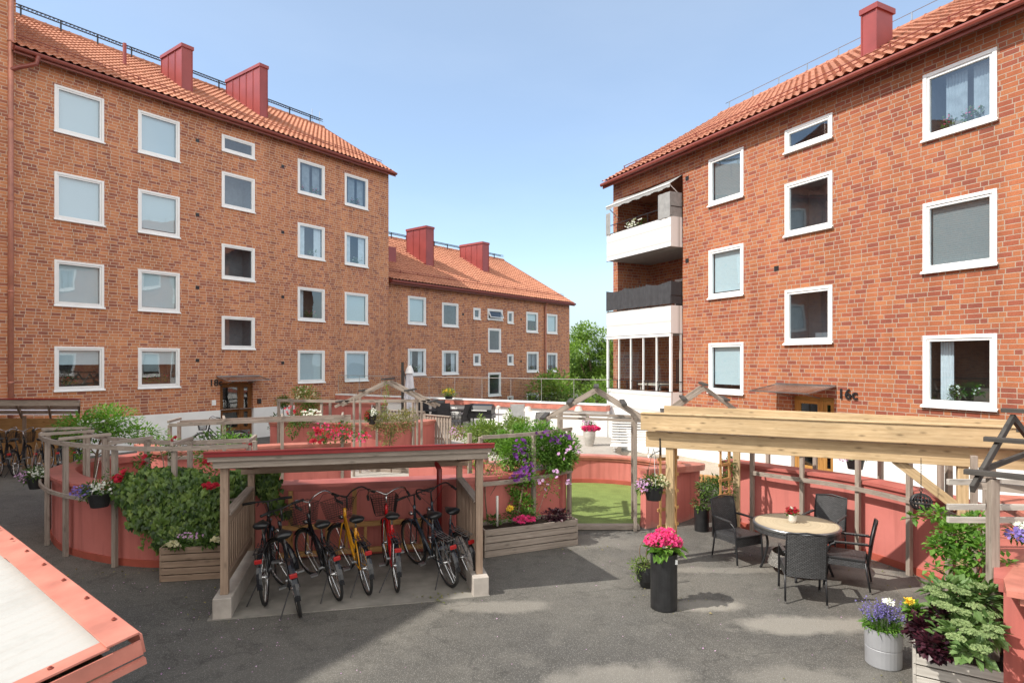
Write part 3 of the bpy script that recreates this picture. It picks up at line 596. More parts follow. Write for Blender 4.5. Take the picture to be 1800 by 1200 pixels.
def door(B, a, b, ztop, mat, zb=.0, split=.66):
    d = MB(); z0 = zb + .0
    d.box(a, b, .10, .16, ztop - .09, ztop); d.box(a, a + .07, .10, .16, z0, ztop - .09); d.box(b - .07, b, .10, .16, z0, ztop - .09)
    xm = a + (b - a) * split; d.box(xm - .03, xm + .03, .10, .16, z0, ztop - .09); dr = d.build('door', mat, B.root, bevel=.004)
    for (u0, u1) in ((a + .07, xm - .03), (xm + .03, b - .07)):
        q = MB(); sw = .10; zt = ztop - .09
        for aa in ((u0, u0 + sw, z0 + .25, zt), (u1 - sw, u1, z0 + .25, zt), (u0 + sw, u1 - sw, zt - sw, zt), (u0 + sw, u1 - sw, z0 + .25, z0 + .38), (u0 + sw, u1 - sw, z0 + 1.0, z0 + 1.15)): q.box(aa[0], aa[1], .115, .15, aa[2], aa[3])
        q.build('door_leaf', mat, dr)
        q = MB(); q.face([(u0 + sw, .135, z0 + .38), (u1 - sw, .135, z0 + .38), (u1 - sw, .135, zt - sw), (u0 + sw, .135, zt - sw)]); q.build('door_pane', 'glass', dr)
        q = MB(); q.box(u0, u1, .105, .155, z0, z0 + .25); q.build('kick_plate', 'steel', dr)
    q = MB(); q.box(xm - .12, xm - .08, .03, .07, z0 + .85, z0 + 1.25); q.box(xm - .115, xm - .085, .06, .12, z0 + .88, z0 + .91); q.box(xm - .115, xm - .085, .06, .12, z0 + 1.19, z0 + 1.22); q.build('handle', mat, dr)
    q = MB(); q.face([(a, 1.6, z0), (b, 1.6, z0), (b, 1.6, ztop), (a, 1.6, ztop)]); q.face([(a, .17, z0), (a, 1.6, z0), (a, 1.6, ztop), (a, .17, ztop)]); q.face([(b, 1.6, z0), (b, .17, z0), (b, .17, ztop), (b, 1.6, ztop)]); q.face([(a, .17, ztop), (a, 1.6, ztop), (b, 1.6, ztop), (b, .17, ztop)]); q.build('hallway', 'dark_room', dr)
    return dr
door(BL, da, db, 2.32, 'wood_door', .12)
def canopy(B, x0, x1, z, proj=.85, skew=0.):
    q = MB(); n = 6
    q.face([(x0, -.03, z + .16), (x0 + skew, -proj, z), (x1 + skew, -proj, z), (x1, -.03, z + .16)]); q.face([(x0, -.03, z + .145), (x1, -.03, z + .145), (x1 + skew, -proj, z - .015), (x0 + skew, -proj, z - .015)])
    c = q.build('canopy', 'glass_brown', B.root)
    q = MB(); q.bar((x0, -.03, z + .17), (x1, -.03, z + .17), .05, .05); q.bar((x0 + skew, -proj, z), (x1 + skew, -proj, z), .03, .03)
    for x in (x0, x1): q.bar((x, -.03, z + .16), (x + skew, -proj, z), .03, .03)
    for t in (.25, .75): x = x0 + (x1 - x0) * t; q.bar((x, -.02, z - .15), (x + skew * .8, -proj * .8, z + .01), .025, .025)
    q.build('canopy_frame', 'steel', c)
t = NT('glass_brown'); tr_ = t.n('BsdfTransparent'); tr_.inputs[0].default_value = (.75, .6, .52, 1); mx_ = t.n('MixShader'); mx_.inputs[0].default_value = .55; t.out(t.ramp(t.noise(t.co(), 3, 5), [(.35, (.18, .09, .06)), (.7, (.42, .30, .25))]), .2)
t.t.links.new(tr_.outputs[0], mx_.inputs[1]); t.t.links.new(t.b.outputs[0], mx_.inputs[2]); t.t.links.new(mx_.outputs[0], t.t.nodes['Material Output'].inputs[0])
canopy(BL, da - .15, db + .25, 2.42)
def digits(B, text, x, z, size, gap=1.):
    cu = bpy.data.curves.new('number', 'FONT'); cu.body = text; cu.size = size; cu.extrude = .015; cu.offset = .004; cu.space_character = gap
    o = bpy.data.objects.new('house_number', cu); COL.objects.link(o); dg = bpy.context.evaluated_depsgraph_get(); me = bpy.data.meshes.new_from_object(o.evaluated_get(dg)); bpy.data.objects.remove(o)
    n = bpy.data.objects.new('house_number', me); me.materials.clear(); me.materials.append(M['black_metal']); COL.objects.link(n); n.parent = B.root; n.location = (x, -.03, z); n.rotation_euler = (R(90), 0, 0)
digits(BL, '18c', BL.s(367), 2.22, .36, 1.05)
q = MB(); q.box(BL.s(372), BL.s(379), -.03, 0, 1.45, 1.66); q.build('notice_plate', 'white_paint', BL.root)
q = MB(); q.box(BL.s(452), BL.s(457), -.1, 0, 1.42, 1.62); q.build('wall_lamp', 'black_metal', BL.root)

# ---- tall neighbour at far left and an unseen wing added on the left to cast the foreground shade
BT = Bld(-29.31 + .1, 786, 'apartment_building', 'taller brick block rising past the top of the picture at the far left edge', 28)
tw = BT.s(18) - 20
shell(BT, -20, 0.0, -.3, 17.2, 11.5, 'brick_left', 17.2, [], roof=False)
q = MB(); sp_ = .0; q.tube([(BL.s(17) , -.10, 0.2), (BL.s(17), -.10, 17.2)], .075, 10)
for z in (2.5, 5.3, 8.1, 10.6, 13): q.tube([(BL.s(17), -.10, z), (BL.s(17), -.10, z + .06)], .088, 10)
dp = q.build('downpipe', 'pipe_pale', BL.root, smooth=True)
q = MB(); q.tube([(.45, -.44, 12.70), (.40, -.42, 12.45), (.0, -.2, 12.25), (BL.s(17), -.11, 12.15)], .07, 10); q.build('pipe_elbow', 'gutter', dp)
m = MB(); m.prism([(-10.3, 5.3), (-17.0, -6.2), (-25, -1.5), (-18.5, 10)], -.3, 11.6)
tag(m.build('shade_wing', 'brick_left'), 'unseen brick wing added beyond the left picture edge to shade the foreground', 'building')

# ---- second building further right
B2 = Bld(None or (-6.49 - 880 / F * 32.3), 880, 'apartment_building', 'lower brick block with red tiled roof and two chimneys, standing beyond the long left block', 683)
fx = lambda a, b, z0, z1, stl: (B2.s(a), B2.s(b), z0, z1, stl)
w2 = [fx(717, 748, 5.22, 6.72, 'blind'), fx(777, 805, 5.2, 6.55, 'clear'), fx(832, 844, 5.75, 6.42, 'clear'), fx(857, 883, 5.80, 6.45, 'tilt'), fx(892, 902, 5.65, 6.42, 'clear'), fx(925, 945, 5.15, 6.5, 'half'), fx(961, 979, 5.15, 6.5, 'blind'),
      fx(717, 748, 2.43, 3.85, 'curtain'), fx(777, 805, 2.43, 3.78, 'curtain'), fx(832, 844, 2.95, 3.62, 'clear'), fx(892, 902, 2.95, 3.62, 'clear'), fx(926, 946, 2.45, 3.8, 'sheer'), fx(961, 979, 2.45, 3.75, 'sheer'),
      fx(858, 880, 3.78, 5.23, 'clear'), fx(858, 880, 1.0, 2.45, 'clear'), fx(832, 844, .1, .75, 'clear'), fx(892, 902, .0, .9, 'clear'), fx(926, 946, -.4, 1.0, 'clear'), fx(961, 979, -.4, .95, 'blue')]
x2 = B2.s(1001)
rf2 = shell(B2, 0, x2, -.4, 7.55, 13, 'brick_left', 11.25, [w_[:4] for w_ in w2], npt=4)
for w_ in w2: window(B2.root, *w_, fw=.09)
walkway(B2, rf2, .3, x2, 6.4, 11.25, grid=False)
sl2 = (11.25 - 7.55) / 6.5
chimney(B2, rf2, 715, 762, 397, 749, 2.4, 7.55, sl2); chimney(B2, rf2, 809, 859, 425, 848, 3.0, 7.55, sl2)
vent_holes(B2, [(814, 5.9), (814, 3.1), (916, 5.9), (916, 3.1)])
q = MB(); q.box(-.2, 2.2, 2.0, 3.6, 8.3, 9.7); q.build('dormer', 'red_metal', rf2)
q = MB(); s_ = B2.s(957); q.tube([(s_, -.1, -.4), (s_, -.1, 7.0), (s_, -.3, 7.3)], .065, 8); q.build('downpipe', 'pipe_pale', B2.root)

# ---- right building
BR = Bld(15.4, -548, 'apartment_building', 'three storey brick block with loggias at its left corner, entrance 16c', 1078)
rr = [(2.27, 3.72), (5.09, 6.52), (7.88, 9.25)]
stR = {'1': ['blindlow', 'blind', 'grey'], '3': ['plants', 'grey', 'sheer']}
wr = []
for k, (a, b) in {'1': (1247, 1307), '3': (1624, 1752)}.items():
    for r in range(3): wr.append((BR.s(a), BR.s(b), rr[r][0], rr[r][1], stR[k][r]))
a, b = BR.s(1381), BR.s(1463)
wr += [(a, b, 8.66, 9.23, 'clear'), (a, b, 6.48, 7.82, 'clear'), (a, b, 3.66, 5.04, 'clear')]
dRa, dRb = BR.s(1392), BR.s(1466); xR = BR.s(1800) + 3.5
lo0, lo1 = BR.s(1086), BR.s(1200)
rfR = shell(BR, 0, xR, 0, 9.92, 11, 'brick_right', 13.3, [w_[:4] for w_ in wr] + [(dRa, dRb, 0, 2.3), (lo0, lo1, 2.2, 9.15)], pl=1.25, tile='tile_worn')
for w_ in wr: window(BR.root, *w_)
door(BR, dRa, dRb, 2.3, 'wood_door_light', .15)
canopy(BR, BR.s(1366), BR.s(1470), 2.42, .9, -.1)
digits(BR, '16c', BR.s(1474), 2.30, .34, 1.05)
q = MB(); q.tube([(.2, 5.5, 13.75), (xR, 5.5, 13.75)], .012, 5)
for i in range(int(xR / 1.2)): q.bar((.4 + i * 1.2, 5.5, 13.3), (.4 + i * 1.2, 5.5, 13.75), .03, .03)
q.build('ridge_rail', 'steel', rfR)
slR = (13.3 - 9.92) / 5.5
chimney(BR, rfR, 1515, 1569, 6, 1541, 1.9, 9.92, slR, flip=True)
vent_holes(BR, [(1365, 5.6), (1208, 6.3), (1208, 8.9)])
# loggia recess
m = MB(); dp_ = 1.5
m.face([(lo0, dp_, 2.2), (lo1, dp_, 2.2), (lo1, dp_, 9.15), (lo0, dp_, 9.15)]); m.face([(lo0, .12, 2.2), (lo0, dp_, 2.2), (lo0, dp_, 9.15), (lo0, .12, 9.15)], [(0, 2.2), (1.4, 2.2), (1.4, 9.15), (0, 9.15)])
m.face([(lo1, dp_, 2.2), (lo1, .12, 2.2), (lo1, .12, 9.15), (lo1, dp_, 9.15)], [(0, 2.2), (1.4, 2.2), (1.4, 9.15), (0, 9.15)]); m.face([(lo0, .1, 9.15), (lo0, dp_, 9.15), (lo1, dp_, 9.15), (lo1, .1, 9.15)])
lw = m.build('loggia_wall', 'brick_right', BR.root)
m = MB()
for z in (4.55, 7.35):
    wx = lo0 + (lo1 - lo0) * .42
    m.box(wx, lo1 - .1, dp_ - .06, dp_ - .003, z + .5, z + 1.55)
m.build('loggia_window_frame', 'white_paint', lw)
m = MB()
for z in (4.55, 7.35, 1.8): wx = lo0 + (lo1 - lo0) * .42; m.box(wx + .08, lo1 - .2, dp_ - .08, dp_ - .062, z + .6, z + 1.45)
m.build('loggia_window_pane', 'fabric_dark', lw)
e = .47; bx0 = .25
for i, (zb, zt) in enumerate(((1.25, 2.2), (4.08, 4.96), (6.83, 7.78))):
    m = MB(); o_ = e
    m.box(bx0, lo1 - .02, -o_, -o_ + .05, zb, zt); m.box(bx0, bx0 + .05, -o_ + .05, 0, zb, zt); m.box(lo1 - .07, lo1 - .02, -o_ + .05, -.002, zb, zt)
    bal = m.build('balcony', 'white_panel', BR.root)
    m = MB(); m.box(bx0 + .05, lo1 - .07, -o_ + .05, -.002, zb + .002, zb + .14); m.box(lo0, lo1, .0, dp_ - .01, zb + .0, zb + .14); m.build('balcony_floor', 'slab_grey', bal)
    m = MB(); m.box(bx0 - .01, lo1 - .01, -o_ - .01, -o_ + .06, zt, zt + .02)
    m.box(bx0 - .01, lo1 - .01, -o_ - .012, -o_ + .0, zb - .02, zb + .0)
    hr = .32
    for x in [bx0 + .05 + (lo1 - bx0 - .1) * k / 6 for k in range(7)]: m.bar((x, -o_ + .02, zt + .02), (x, -o_ + .02, zt + hr), .02, .02)
    m.tube([(bx0, -o_ + .02, zt + hr), (lo1 - .02, -o_ + .02, zt + hr), (lo1 - .02, -.02, zt + hr)], .014, 6); m.build('railing', 'black_metal', bal)
    # rivets
    m = MB()
    for x in [bx0 + .1 + (lo1 - bx0 - .2) * k / 14 for k in range(15)]:
        for zz in (zb + .08, zt - .1, (zb + zt) / 2): m.box(x - .008, x + .008, -o_ - .004, -o_ + .001, zz - .008, zz + .008)
    m.build('rivet', 'steel', bal)
    if i == 0:
        m = MB(); H0, H1 = zt + .02, 4.06; n = 5
        for k in range(n + 1): x = bx0 + .03 + (lo1 - bx0 - .08) * k / n; wd = .09 if k in (0, n) else .04; m.box(x - wd / 2, x + wd / 2, -o_ + .0, -o_ + .06, H0, H1)
        m.box(bx0, lo1, -o_ - .02, -o_ + .06, H1 - .08, H1); m.box(lo1 - .08, lo1 - .03, -.06, -.005, H0, H1); gl = m.build('glazing_frame', 'white_paint', bal)
        m = MB(); m.face([(bx0, -o_ + .03, H0), (lo1, -o_ + .03, H0), (lo1, -o_ + .03, H1), (bx0, -o_ + .03, H1)]); m.face([(lo1 - .05, -o_ + .03, H0), (lo1 - .05, 0, H0), (lo1 - .05, 0, H1), (lo1 - .05, -o_ + .03, H1)]); m.build('glazing_pane', 'glass_clear', bal)
    if i == 1:
        m = MB(); n = 60; zc = zt + .05
        P = [(bx0 + (lo1 - bx0 - .03) * k / n, -o_ - .03 + .035 * math.sin(k * .55) + .015 * math.sin(k * 1.7), .72 - .07 * abs(math.sin(k * .157))) for k in range(n + 1)] + [(lo1 - .03, -.01, .7)]
        for a_, b_ in zip(P[:-1], P[1:]): m.face([(a_[0], a_[1], zc), (b_[0], b_[1], zc), (b_[0], b_[1], zc + b_[2]), (a_[0], a_[1], zc + a_[2])])
        m.build('fabric_screen', 'fabric_dark', bal)
        m = MB()
        for k in range(6): m.bar((lo0 + .08 + k * .2, .3, zt), (lo0 + .08 + k * .2, .3, zt + .95), .03, .02)
        for k in range(4): m.bar((lo0 + .05, .3, zt + .2 + k * .22), (lo0 + 1.1, .3, zt + .2 + k * .22), .02, .03)
        m.build('trellis', 'wood_dark', bal)
    if i == 2:
        for xa, xb in ((bx0 - .02, bx0 + .25), (lo1 - .62, lo1 - .03)):
            m = MB(); n = 10
            for k in range(n):
                x, x_ = xa + (xb - xa) * k / n, xa + (xb - xa) * (k + 1) / n; f_ = lambda q_: -o_ - .02 + .012 * math.sin(q_ * 25); m.face([(x, f_(x), zt - .02), (x_, f_(x_), zt - .02), (x_, f_(x_), zt + .78), (x, f_(x), zt + .78)])
            if xa > 1: m.face([(lo1 - .03, -o_ - .02, zt), (lo1 - .03, -.01, zt), (lo1 - .03, -.01, zt + .78), (lo1 - .03, -o_ - .02, zt + .78)])
            m.build('fabric_screen', 'fabric_grey', bal)
        m = MB(); fl = MB()
        for _ in range(60): m.leaf((U(1.3, 2.3), -o_ + .1, zt + U(.0, .22)), .1)
        for _ in range(26): fl.bloom((U(1.3, 2.2), -o_ + .02, zt + U(.05, .28)), .045)
        m.build('flower_box_leaves', 'leaf_mid', bal); fl.build('flower_box_blossoms', 'bloom_white', bal)
        m = MB(); n = 30; za, zo = 9.13, 8.80; yo = -.52
        for k in range(n):
            x, x_ = lo0 + (lo1 - lo0) * k / n, lo0 + (lo1 - lo0) * (k + 1) / n; sg = lambda xx: .05 * math.sin((xx - lo0) / (lo1 - lo0) * 3.14)
            m.face([(x, -.02, za - sg(x)), (x_, -.02, za - sg(x_)), (x_, yo, zo - sg(x_)), (x, yo, zo - sg(x))]); v_ = .12 + .02 * math.sin(k * 1.3)
            m.face([(x, yo, zo), (x_, yo, zo), (x_, yo - .01, zo - v_), (x, yo - .01, zo - v_)])
        aw = m.build('awning', 'fabric_grey', bal)
        m = MB(); m.tube([(lo0, yo, zo), (lo1, yo, zo)], .025, 6)
        for x in (lo0 + .05, lo1 - .05): m.tube([(x, -.02, 8.45), (x, yo, zo)], .016, 6)
        m.build('awning_arm', 'white_paint', aw) if False else m.build('awning_bar', 'white_paint', bal)
    if i == 0:
        m = MB(); m.box(1.2, 2.3, .2, .8, zt + .15, zt + .2)
        for x in (1.25, 2.25): m.bar((x, .3, zb), (x, .3, zt + .15), .04, .04)
        m.build('balcony_table', 'wood_pale', bal)
# ---------------------------------------------------------------- tree behind
def tree(name, label, base, blobs, n, size, mat, trunk):
    t_ = thing(name, label, 'tree', base)
    m = MB(); b0 = Vector((0, 0, 0))
    m.tube([(0, 0, 0), (.05, 0, trunk * .5), (0, 0, trunk)], [.28, .22, .15], 8)
    for c, r in blobs: m.tube([(0, 0, trunk * .8), (Vector(c) * .6 + Vector((0, 0, trunk * .3))), c], [.12, .07, .03], 6)
    m.build('trunk', 'bark', t_)
    m = MB()
    for p, d in blob_pts(blobs, n): m.leaf(p, size, d, .7)
    m.build('crown', mat, t_); return t_
bb_ = [((U(-4.2, 3.2), U(-2.5, 2.5), U(2.5, 9.0)), (U(1.2, 1.9), U(1.2, 1.9), U(1.0, 1.5))) for _ in range(30)] + [((U(-2.6, .6), U(-1, 1), U(9.6, 10.8)), (1.3, 1.2, 1.)) for _ in range(5)]
tree('deciduous_tree', 'leafy green tree standing between the far brick block and the balconies', D(1050, 640, 63).xy.to_3d() + Vector((0, 0, -4.6)), bb_, 26000, .27, 'leaf_tree', 4)
bb_ = [((U(-3, 3), U(-2, 2), U(1, 5.2)), (U(1.0, 1.6), 1.2, U(.9, 1.3))) for _ in range(18)]
tree('deciduous_tree', 'lower green tree seen through the glass railing left of the white balcony wall', D(1025, 700, 40).xy.to_3d() + Vector((0, 0, -3.5)), bb_, 14000, .22, 'leaf_tree', 3)

# ---------------------------------------------------------------- red walls
def curve_wall(pts, z1, label, thick=.16, capw=.34, cap='red_cap', n=8, zf=None, name='curved_wall', base=True, closed=False, cap_off=.0):
    P = crom([(p[0], p[1], 0) for p in pts], n, closed); m_ = len(P); mid = P[m_ // 2]
    t_ = thing(name, label, 'wall', (mid.x, mid.y, 0)); N = []
    for i in range(m_):
        a = P[max(0, i - 1)] if not closed else P[i - 1]; b = P[min(m_ - 1, i + 1)] if not closed else P[(i + 1) % m_]; tt = (b - a).normalized(); N.append(Vector((tt.y, -tt.x, 0)))
    hz = [zf(p) if zf else z1 for p in P]
    def strip(mb, o0, o1, za, zb_, ends=True):
        for i in range(m_ - (0 if closed else 1)):
            j = (i + 1) % m_; A0, A1, B0, B1 = P[i] + N[i] * o0, P[i] + N[i] * o1, P[j] + N[j] * o0, P[j] + N[j] * o1
            f = lambda p, z: (p.x, p.y, z)
            za_i, za_j, zb_i, zb_j = za(i), za(j), zb_(i), zb_(j)
            mb.face([f(A0, za_i), f(B0, za_j), f(B0, zb_j), f(A0, zb_i)]); mb.face([f(B1, za_j), f(A1, za_i), f(A1, zb_i), f(B1, zb_j)])
            mb.face([f(A0, zb_i), f(B0, zb_j), f(B1, zb_j), f(A1, zb_i)]); mb.face([f(B0, za_j), f(A0, za_i), f(A1, za_i), f(B1, za_j)])
        if not closed and ends:
            for i in (0, m_ - 1): A0, A1 = P[i] + N[i] * o0, P[i] + N[i] * o1; mb.face([(A0.x, A0.y, za(i)), (A1.x, A1.y, za(i)), (A1.x, A1.y, zb_(i)), (A0.x, A0.y, zb_(i))])
    w_ = MB(); strip(w_, 0, -thick, lambda i: -.05, lambda i: hz[i] - .05); w_.build('wall', 'red_render', t_, world=True, smooth=False)
    c_ = MB(); strip(c_, .07, .07 - capw, lambda i: hz[i] - .055, lambda i: hz[i]); strip(c_, .035, .045 - capw + .03, lambda i: hz[i] - .12, lambda i: hz[i] - .056); c_.build('cap', cap, t_, world=True)
    if base: b_ = MB(); strip(b_, .02, -.001, lambda i: -.02, lambda i: .11); b_.build('base_strip', 'red_trim', t_, world=True)
    return P, N
Apts = [(-7.9, 13.6), (-8.6, 12.5), (-8.55, 11.5), (-8.0, 10.75), (-7.25, 10.15), (-6.14, 9.65), (-5.2, 9.55), (-4.2, 9.85), (-2.6, 10.18), (-.9, 10.5), (.2, 11.05), (1.02, 11.9)]
PA, NA = curve_wall(Apts, 1.2, 'long curving red wall behind the bicycle shelter, ending at the rounded bay on the left', capw=.42)
PB, NB = curve_wall([(-8.6, 14.1), (-7.4, 12.9), (-6.4, 13.3), (-5.2, 13.9), (-3.75, 14.3)], 1.3, 'inner red wall of the left ramp, its top seen above the bicycle shelter roof', capw=.4, cap='orange_cap')
curve_wall([(-2.3, 13.7), (-1.4, 13.5), (-.55, 13.4)], 1.05, 'short sunlit red wall seen between the shelter post and the clematis', cap='orange_cap')
PC, NC = curve_wall([(-7.6, 19.3), (-6.0, 18.8), (-4.1, 18.7), (-3.0, 19.1), (-2.5, 19.9)], 1.3, 'far red wall with orange cap in front of the picket fence', capw=.5, cap='orange_cap')
curve_wall([(-8.0, 22.6), (-6.0, 21.6), (-4.4, 21.3)], 1.75, 'low red wall close to the left building, behind the small rose trees', cap='orange_cap')
def ring(a0, a1, n=14): return [(cx_ + cr_ * math.cos(R(a0 + (a1 - a0) * i / n)), cy_ + cr_ * math.sin(R(a0 + (a1 - a0) * i / n))) for i in range(n + 1)]
zring = lambda p: .72 + .42 * max(0, min(1, (15.2 - p.y) / 3.0))
PR, NR = curve_wall(ring(250, 288 - 360), 0, 'ring shaped red wall around the green artificial turf', zf=zring, n=3, capw=.34, cap='orange_cap', thick=.16)
Epts = [(4.15, 12.1), (4.75, 11.35), (5.6, 10.35), (6.05, 9.2), (6.1, 8.2), (5.75, 7.3), (5.15, 6.45), (4.4, 5.5)]
PE, NE = curve_wall(Epts, 1.25, 'curved red wall behind the round table, lined with grey posts', capw=.4)
m = MB(); rp = [(4.4, 5.5), (4.2, 5.22), (4.9, 4.7), (7.5, 6.2), (8.5, 8.5), (7.0, 9.0), (6.3, 7.3), (5.6, 6.6)]
t_ = thing('planter_wall', 'wide red planter wall at the right edge of the picture, behind the grey post', 'wall', (5.2, 5.6, 0))
m.prism([(4.52, 5.42), (4.36, 5.2), (4.95, 4.85), (7.4, 6.3), (8.3, 8.4), (7.0, 8.8), (6.3, 7.3), (5.6, 6.6)], -.05, 1.19); m.build('wall', 'red_render', t_, world=True)
m = MB(); m.prism(rp, 1.2, 1.252, bottom=True); m.prism([(4.47, 5.45), (4.3, 5.2), (4.9, 4.8), (7.4, 6.25), (8.4, 8.45), (7.0, 8.9), (6.3, 7.3), (5.6, 6.6)], 1.13, 1.199); m.build('cap', 'orange_cap', t_, world=True)

# white terrace wall and glass rail
def straight(name, label, cat, a, b, z0, z1, th, mat, kids):
    a = Vector((*a, 0)); b = Vector((*b, 0)); t_ = thing(name, label, cat, (a + b) / 2)
    m = MB(); m.bar(a + Vector((0, 0, (z0 + z1) / 2)), b + Vector((0, 0, (z0 + z1) / 2)), th, z1 - z0); m.build('wall', mat, t_, world=True)
    for nm, mt, w_, za, zb_ in kids:
        m = MB(); m.bar(a + Vector((0, 0, (za + zb_) / 2)), b + Vector((0, 0, (za + zb_) / 2)), w_, zb_ - za); m.build(nm, mt, t_, world=True)
    return t_
W0, W1 = (-8.2, 29.0), (3.45, 22.0)
straight('terrace_wall', 'long low white wall with orange cap behind the black garden chairs', 'wall', W0, W1, -.4, 1.40, .2, 'white_wall', [('cap', 'orange_cap', .36, 1.40, 1.60), ('cap_edge', 'white_paint', .40, 1.602, 1.65)])
gt = thing('glass_railing', 'long frameless glass railing with thin top rail on the white terrace wall', 'railing', (-2, 25.5, 1.65)); a = Vector((*W0, 0)); b = Vector((*W1, 0))
m = MB(); m.face([a + Vector((0, 0, 1.652)), b + Vector((0, 0, 1.652)), b + Vector((0, 0, 2.5)), a + Vector((0, 0, 2.5))]); m.build('glass_panel', 'glass_clear', gt, world=True)
m = MB(); m.tube([a + Vector((0, 0, 2.52)), b + Vector((0, 0, 2.52))], .014, 6)
for i in range(11): p = a.lerp(b, i / 10); m.bar(p + Vector((0, 0, 1.652)), p + Vector((0, 0, 2.5)), .015, .02)
m.build('top_rail', 'slab_grey', gt, world=True)
m = MB(); d_ = (Vector(W1) - Vector(W0)).normalized()
m.bar((3.45, 22.0, .7), (4.2, 19.6, .7), .16, 1.4, (0, 0, 1)) if False else m.bar((3.5, 21.9, .62), (3.9, 22.6, .62), .16, 1.1)
tag(m.build('white_pier', 'white_wall'), 'short white masonry pier joining the terrace wall to the balcony base', 'wall')

# ---------------------------------------------------------------- grey trellises
def trellis(P, N, off, depth, label, i0, i1, step, zt, rails, cross=True, mat='wood_grey', w=.07, double=True, z0=0.):
    t_ = thing('timber_trellis', label, 'trellis', (P[i0].x, P[i0].y, 0))
    idx = list(range(i0, i1 + 1, step)); 
    for i in idx:
        q = P[i] + N[i] * off
        m = MB(); m.bar(q + Vector((0, 0, z0)), q + Vector((0, 0, zt)), w, w, N[i]); m.build('post', mat, t_, world=True, bevel=.006)
        if double: q2 = P[i] - N[i] * depth; m = MB(); m.bar(q2 + Vector((0, 0, z0)), q2 + Vector((0, 0, zt)), w, w, N[i]); m.build('post', mat, t_, world=True, bevel=.006)
        if cross and double: q2 = P[i] - N[i] * (depth + .1); m = MB(); m.bar(P[i] + N[i] * (off + .1) + Vector((0, 0, zt + .07)), q2 + Vector((0, 0, zt + .07)), .045, .05); m.build('crossbar', mat, t_, world=True, bevel=.004)
    for (o, z, h) in rails:
        m = MB(); L = [P[i] + N[i] * o + Vector((0, 0, z)) for i in range(i0, i1 + 1)]
        for a_, b_ in zip(L[:-1], L[1:]): m.bar(a_, b_ + (b_ - a_) * .02, .04, h)
        m.build('rail', mat, t_, world=True)
    return t_
trellis(PA, NA, .11, .48, 'grey timber trellis standing around the rounded red bay at left', 8, 56, 8, 1.86, [(.17, 1.86, .07), (-.54, 1.86, .07), (.17, 1.02, .06)])
trellis(PA, NA, .11, .5, 'short grey timber trellis carrying the purple clematis', 74, 88, 7, 1.9, [(.17, 1.1, .07), (.17, 1.9, .06)], cross=False)
trellis(PB, NB, .1, .5, 'grey timber trellis above the roses behind the shelter roof', 10, 32, 7, 1.87, [(.15, 1.87, .07), (-.55, 1.87, .06), (.15, 1.18, .07)])
trellis(PC, NC, .1, .5, 'grey timber trellis on the far red wall under the gabled frame', 2, 24, 7, 1.98, [(.15, 1.98, .08), (.15, 1.38, .08)], cross=False)
trellis(PE, NE, .12, .45, 'row of grey timber posts with a curved rail along the wall behind the table', 6, 42, 6, 2.0, [(.17, 1.12, .07)], cross=False)

def gable(label, A, B_, off, apex_t=.5, zf=2.0, za=2.62, posts=True, ext=.25, mat='wood_grey'):
    """two parallel gabled frames A->B_ ; off = vector between the frames"""
    A = Vector((*A, 0)); B_ = Vector((*B_, 0)); off = Vector((*off, 0)); t_ = thing('gable_frame', label, 'pergola', (A + B_) / 2)
    mid = A.lerp(B_, apex_t)
    for k in (0, 1):
        o = off * k; ap = mid + o + Vector((0, 0, za))
        for E in (A, B_):
            f_ = E + o + Vector((0, 0, zf)); m = MB(); m.bar(f_ + (f_ - ap) * .12, ap, .04, .075); m.build('rafter', mat, t_, world=True, bevel=.004)
            if posts: q = E.lerp(mid, .3) + o; m = MB(); m.bar(q, q + Vector((0, 0, zf + .15)), .06, .06); m.build('post', 'wood_grey', t_, world=True, bevel=.006)
        m = MB(); a_, b_ = A.lerp(mid, .1) + o, B_.lerp(mid, .1) + o; m.bar(a_ + Vector((0, 0, zf + .08)), b_ + Vector((0, 0, zf + .08)), .04, .05); m.build('tie_beam', mat, t_, world=True)
    u_ = off.normalized() * ext
    for tt in (.0, .5, 1.0):
        for E in (A, B_):
            if tt == 1.0 and E is B_: continue
            p = (E + Vector((0, 0, zf))).lerp(mid + Vector((0, 0, za)), tt) + Vector((0, 0, .075)); m = MB(); m.bar(p - u_, p + off + u_, .10, .045); m.build('purlin', 'wood_dark', t_, world=True, bevel=.003)
    return t_
gable('gabled grey timber frame over the entrance to the green turf', (.62, 12.2), (2.62, 11.45), (.12, .85))
gable('gabled grey timber frame behind the new pergola by entrance 16c', (3.25, 13.2), (4.95, 12.9), (.2, .9))
gable('gabled grey timber frame over the ramp left of the closed parasol', (-4.75, 17.0), (-2.25, 17.0), (.05, .5), posts=True)
gable('gabled dark timber frame cut off by the right picture edge', (4.48, 5.92), (6.5, 7.55), (.75, -.75), zf=2.05, za=2.58, posts=False, ext=.1, mat='wood_dark')
t_ = thing('timber_post', 'tall grey corner post with cross slats at the right edge, beside the sedum planter', 'post', G(1745, 1215))
q = D(1745, 1215, 5.85); m = MB(); m.bar((q.x, q.y, 0), (q.x, q.y, 2.08), .08, .08); m.build('post', 'wood_grey', t_, world=True, bevel=.006)
m = MB(); m.bar((q.x + .16, q.y + .12, 0), (q.x + .16, q.y + .12, 1.2), .07, .07); m.build('post', 'wood_brown', t_, world=True, bevel=.006)
for z in (1.98, 1.73, 1.6): m = MB(); m.bar((q.x - .18, q.y + .35, z), (q.x + 1.6, q.y + .3, z), .04, .055); m.build('slat', 'wood_pale', t_, world=True)
m = MB(); m.bar((q.x - .1, q.y + .1, 2.0), (q.x + 1.4, q.y - 1.0, 2.0), .05, .07); m.build('slat', 'wood_grey', t_, world=True)

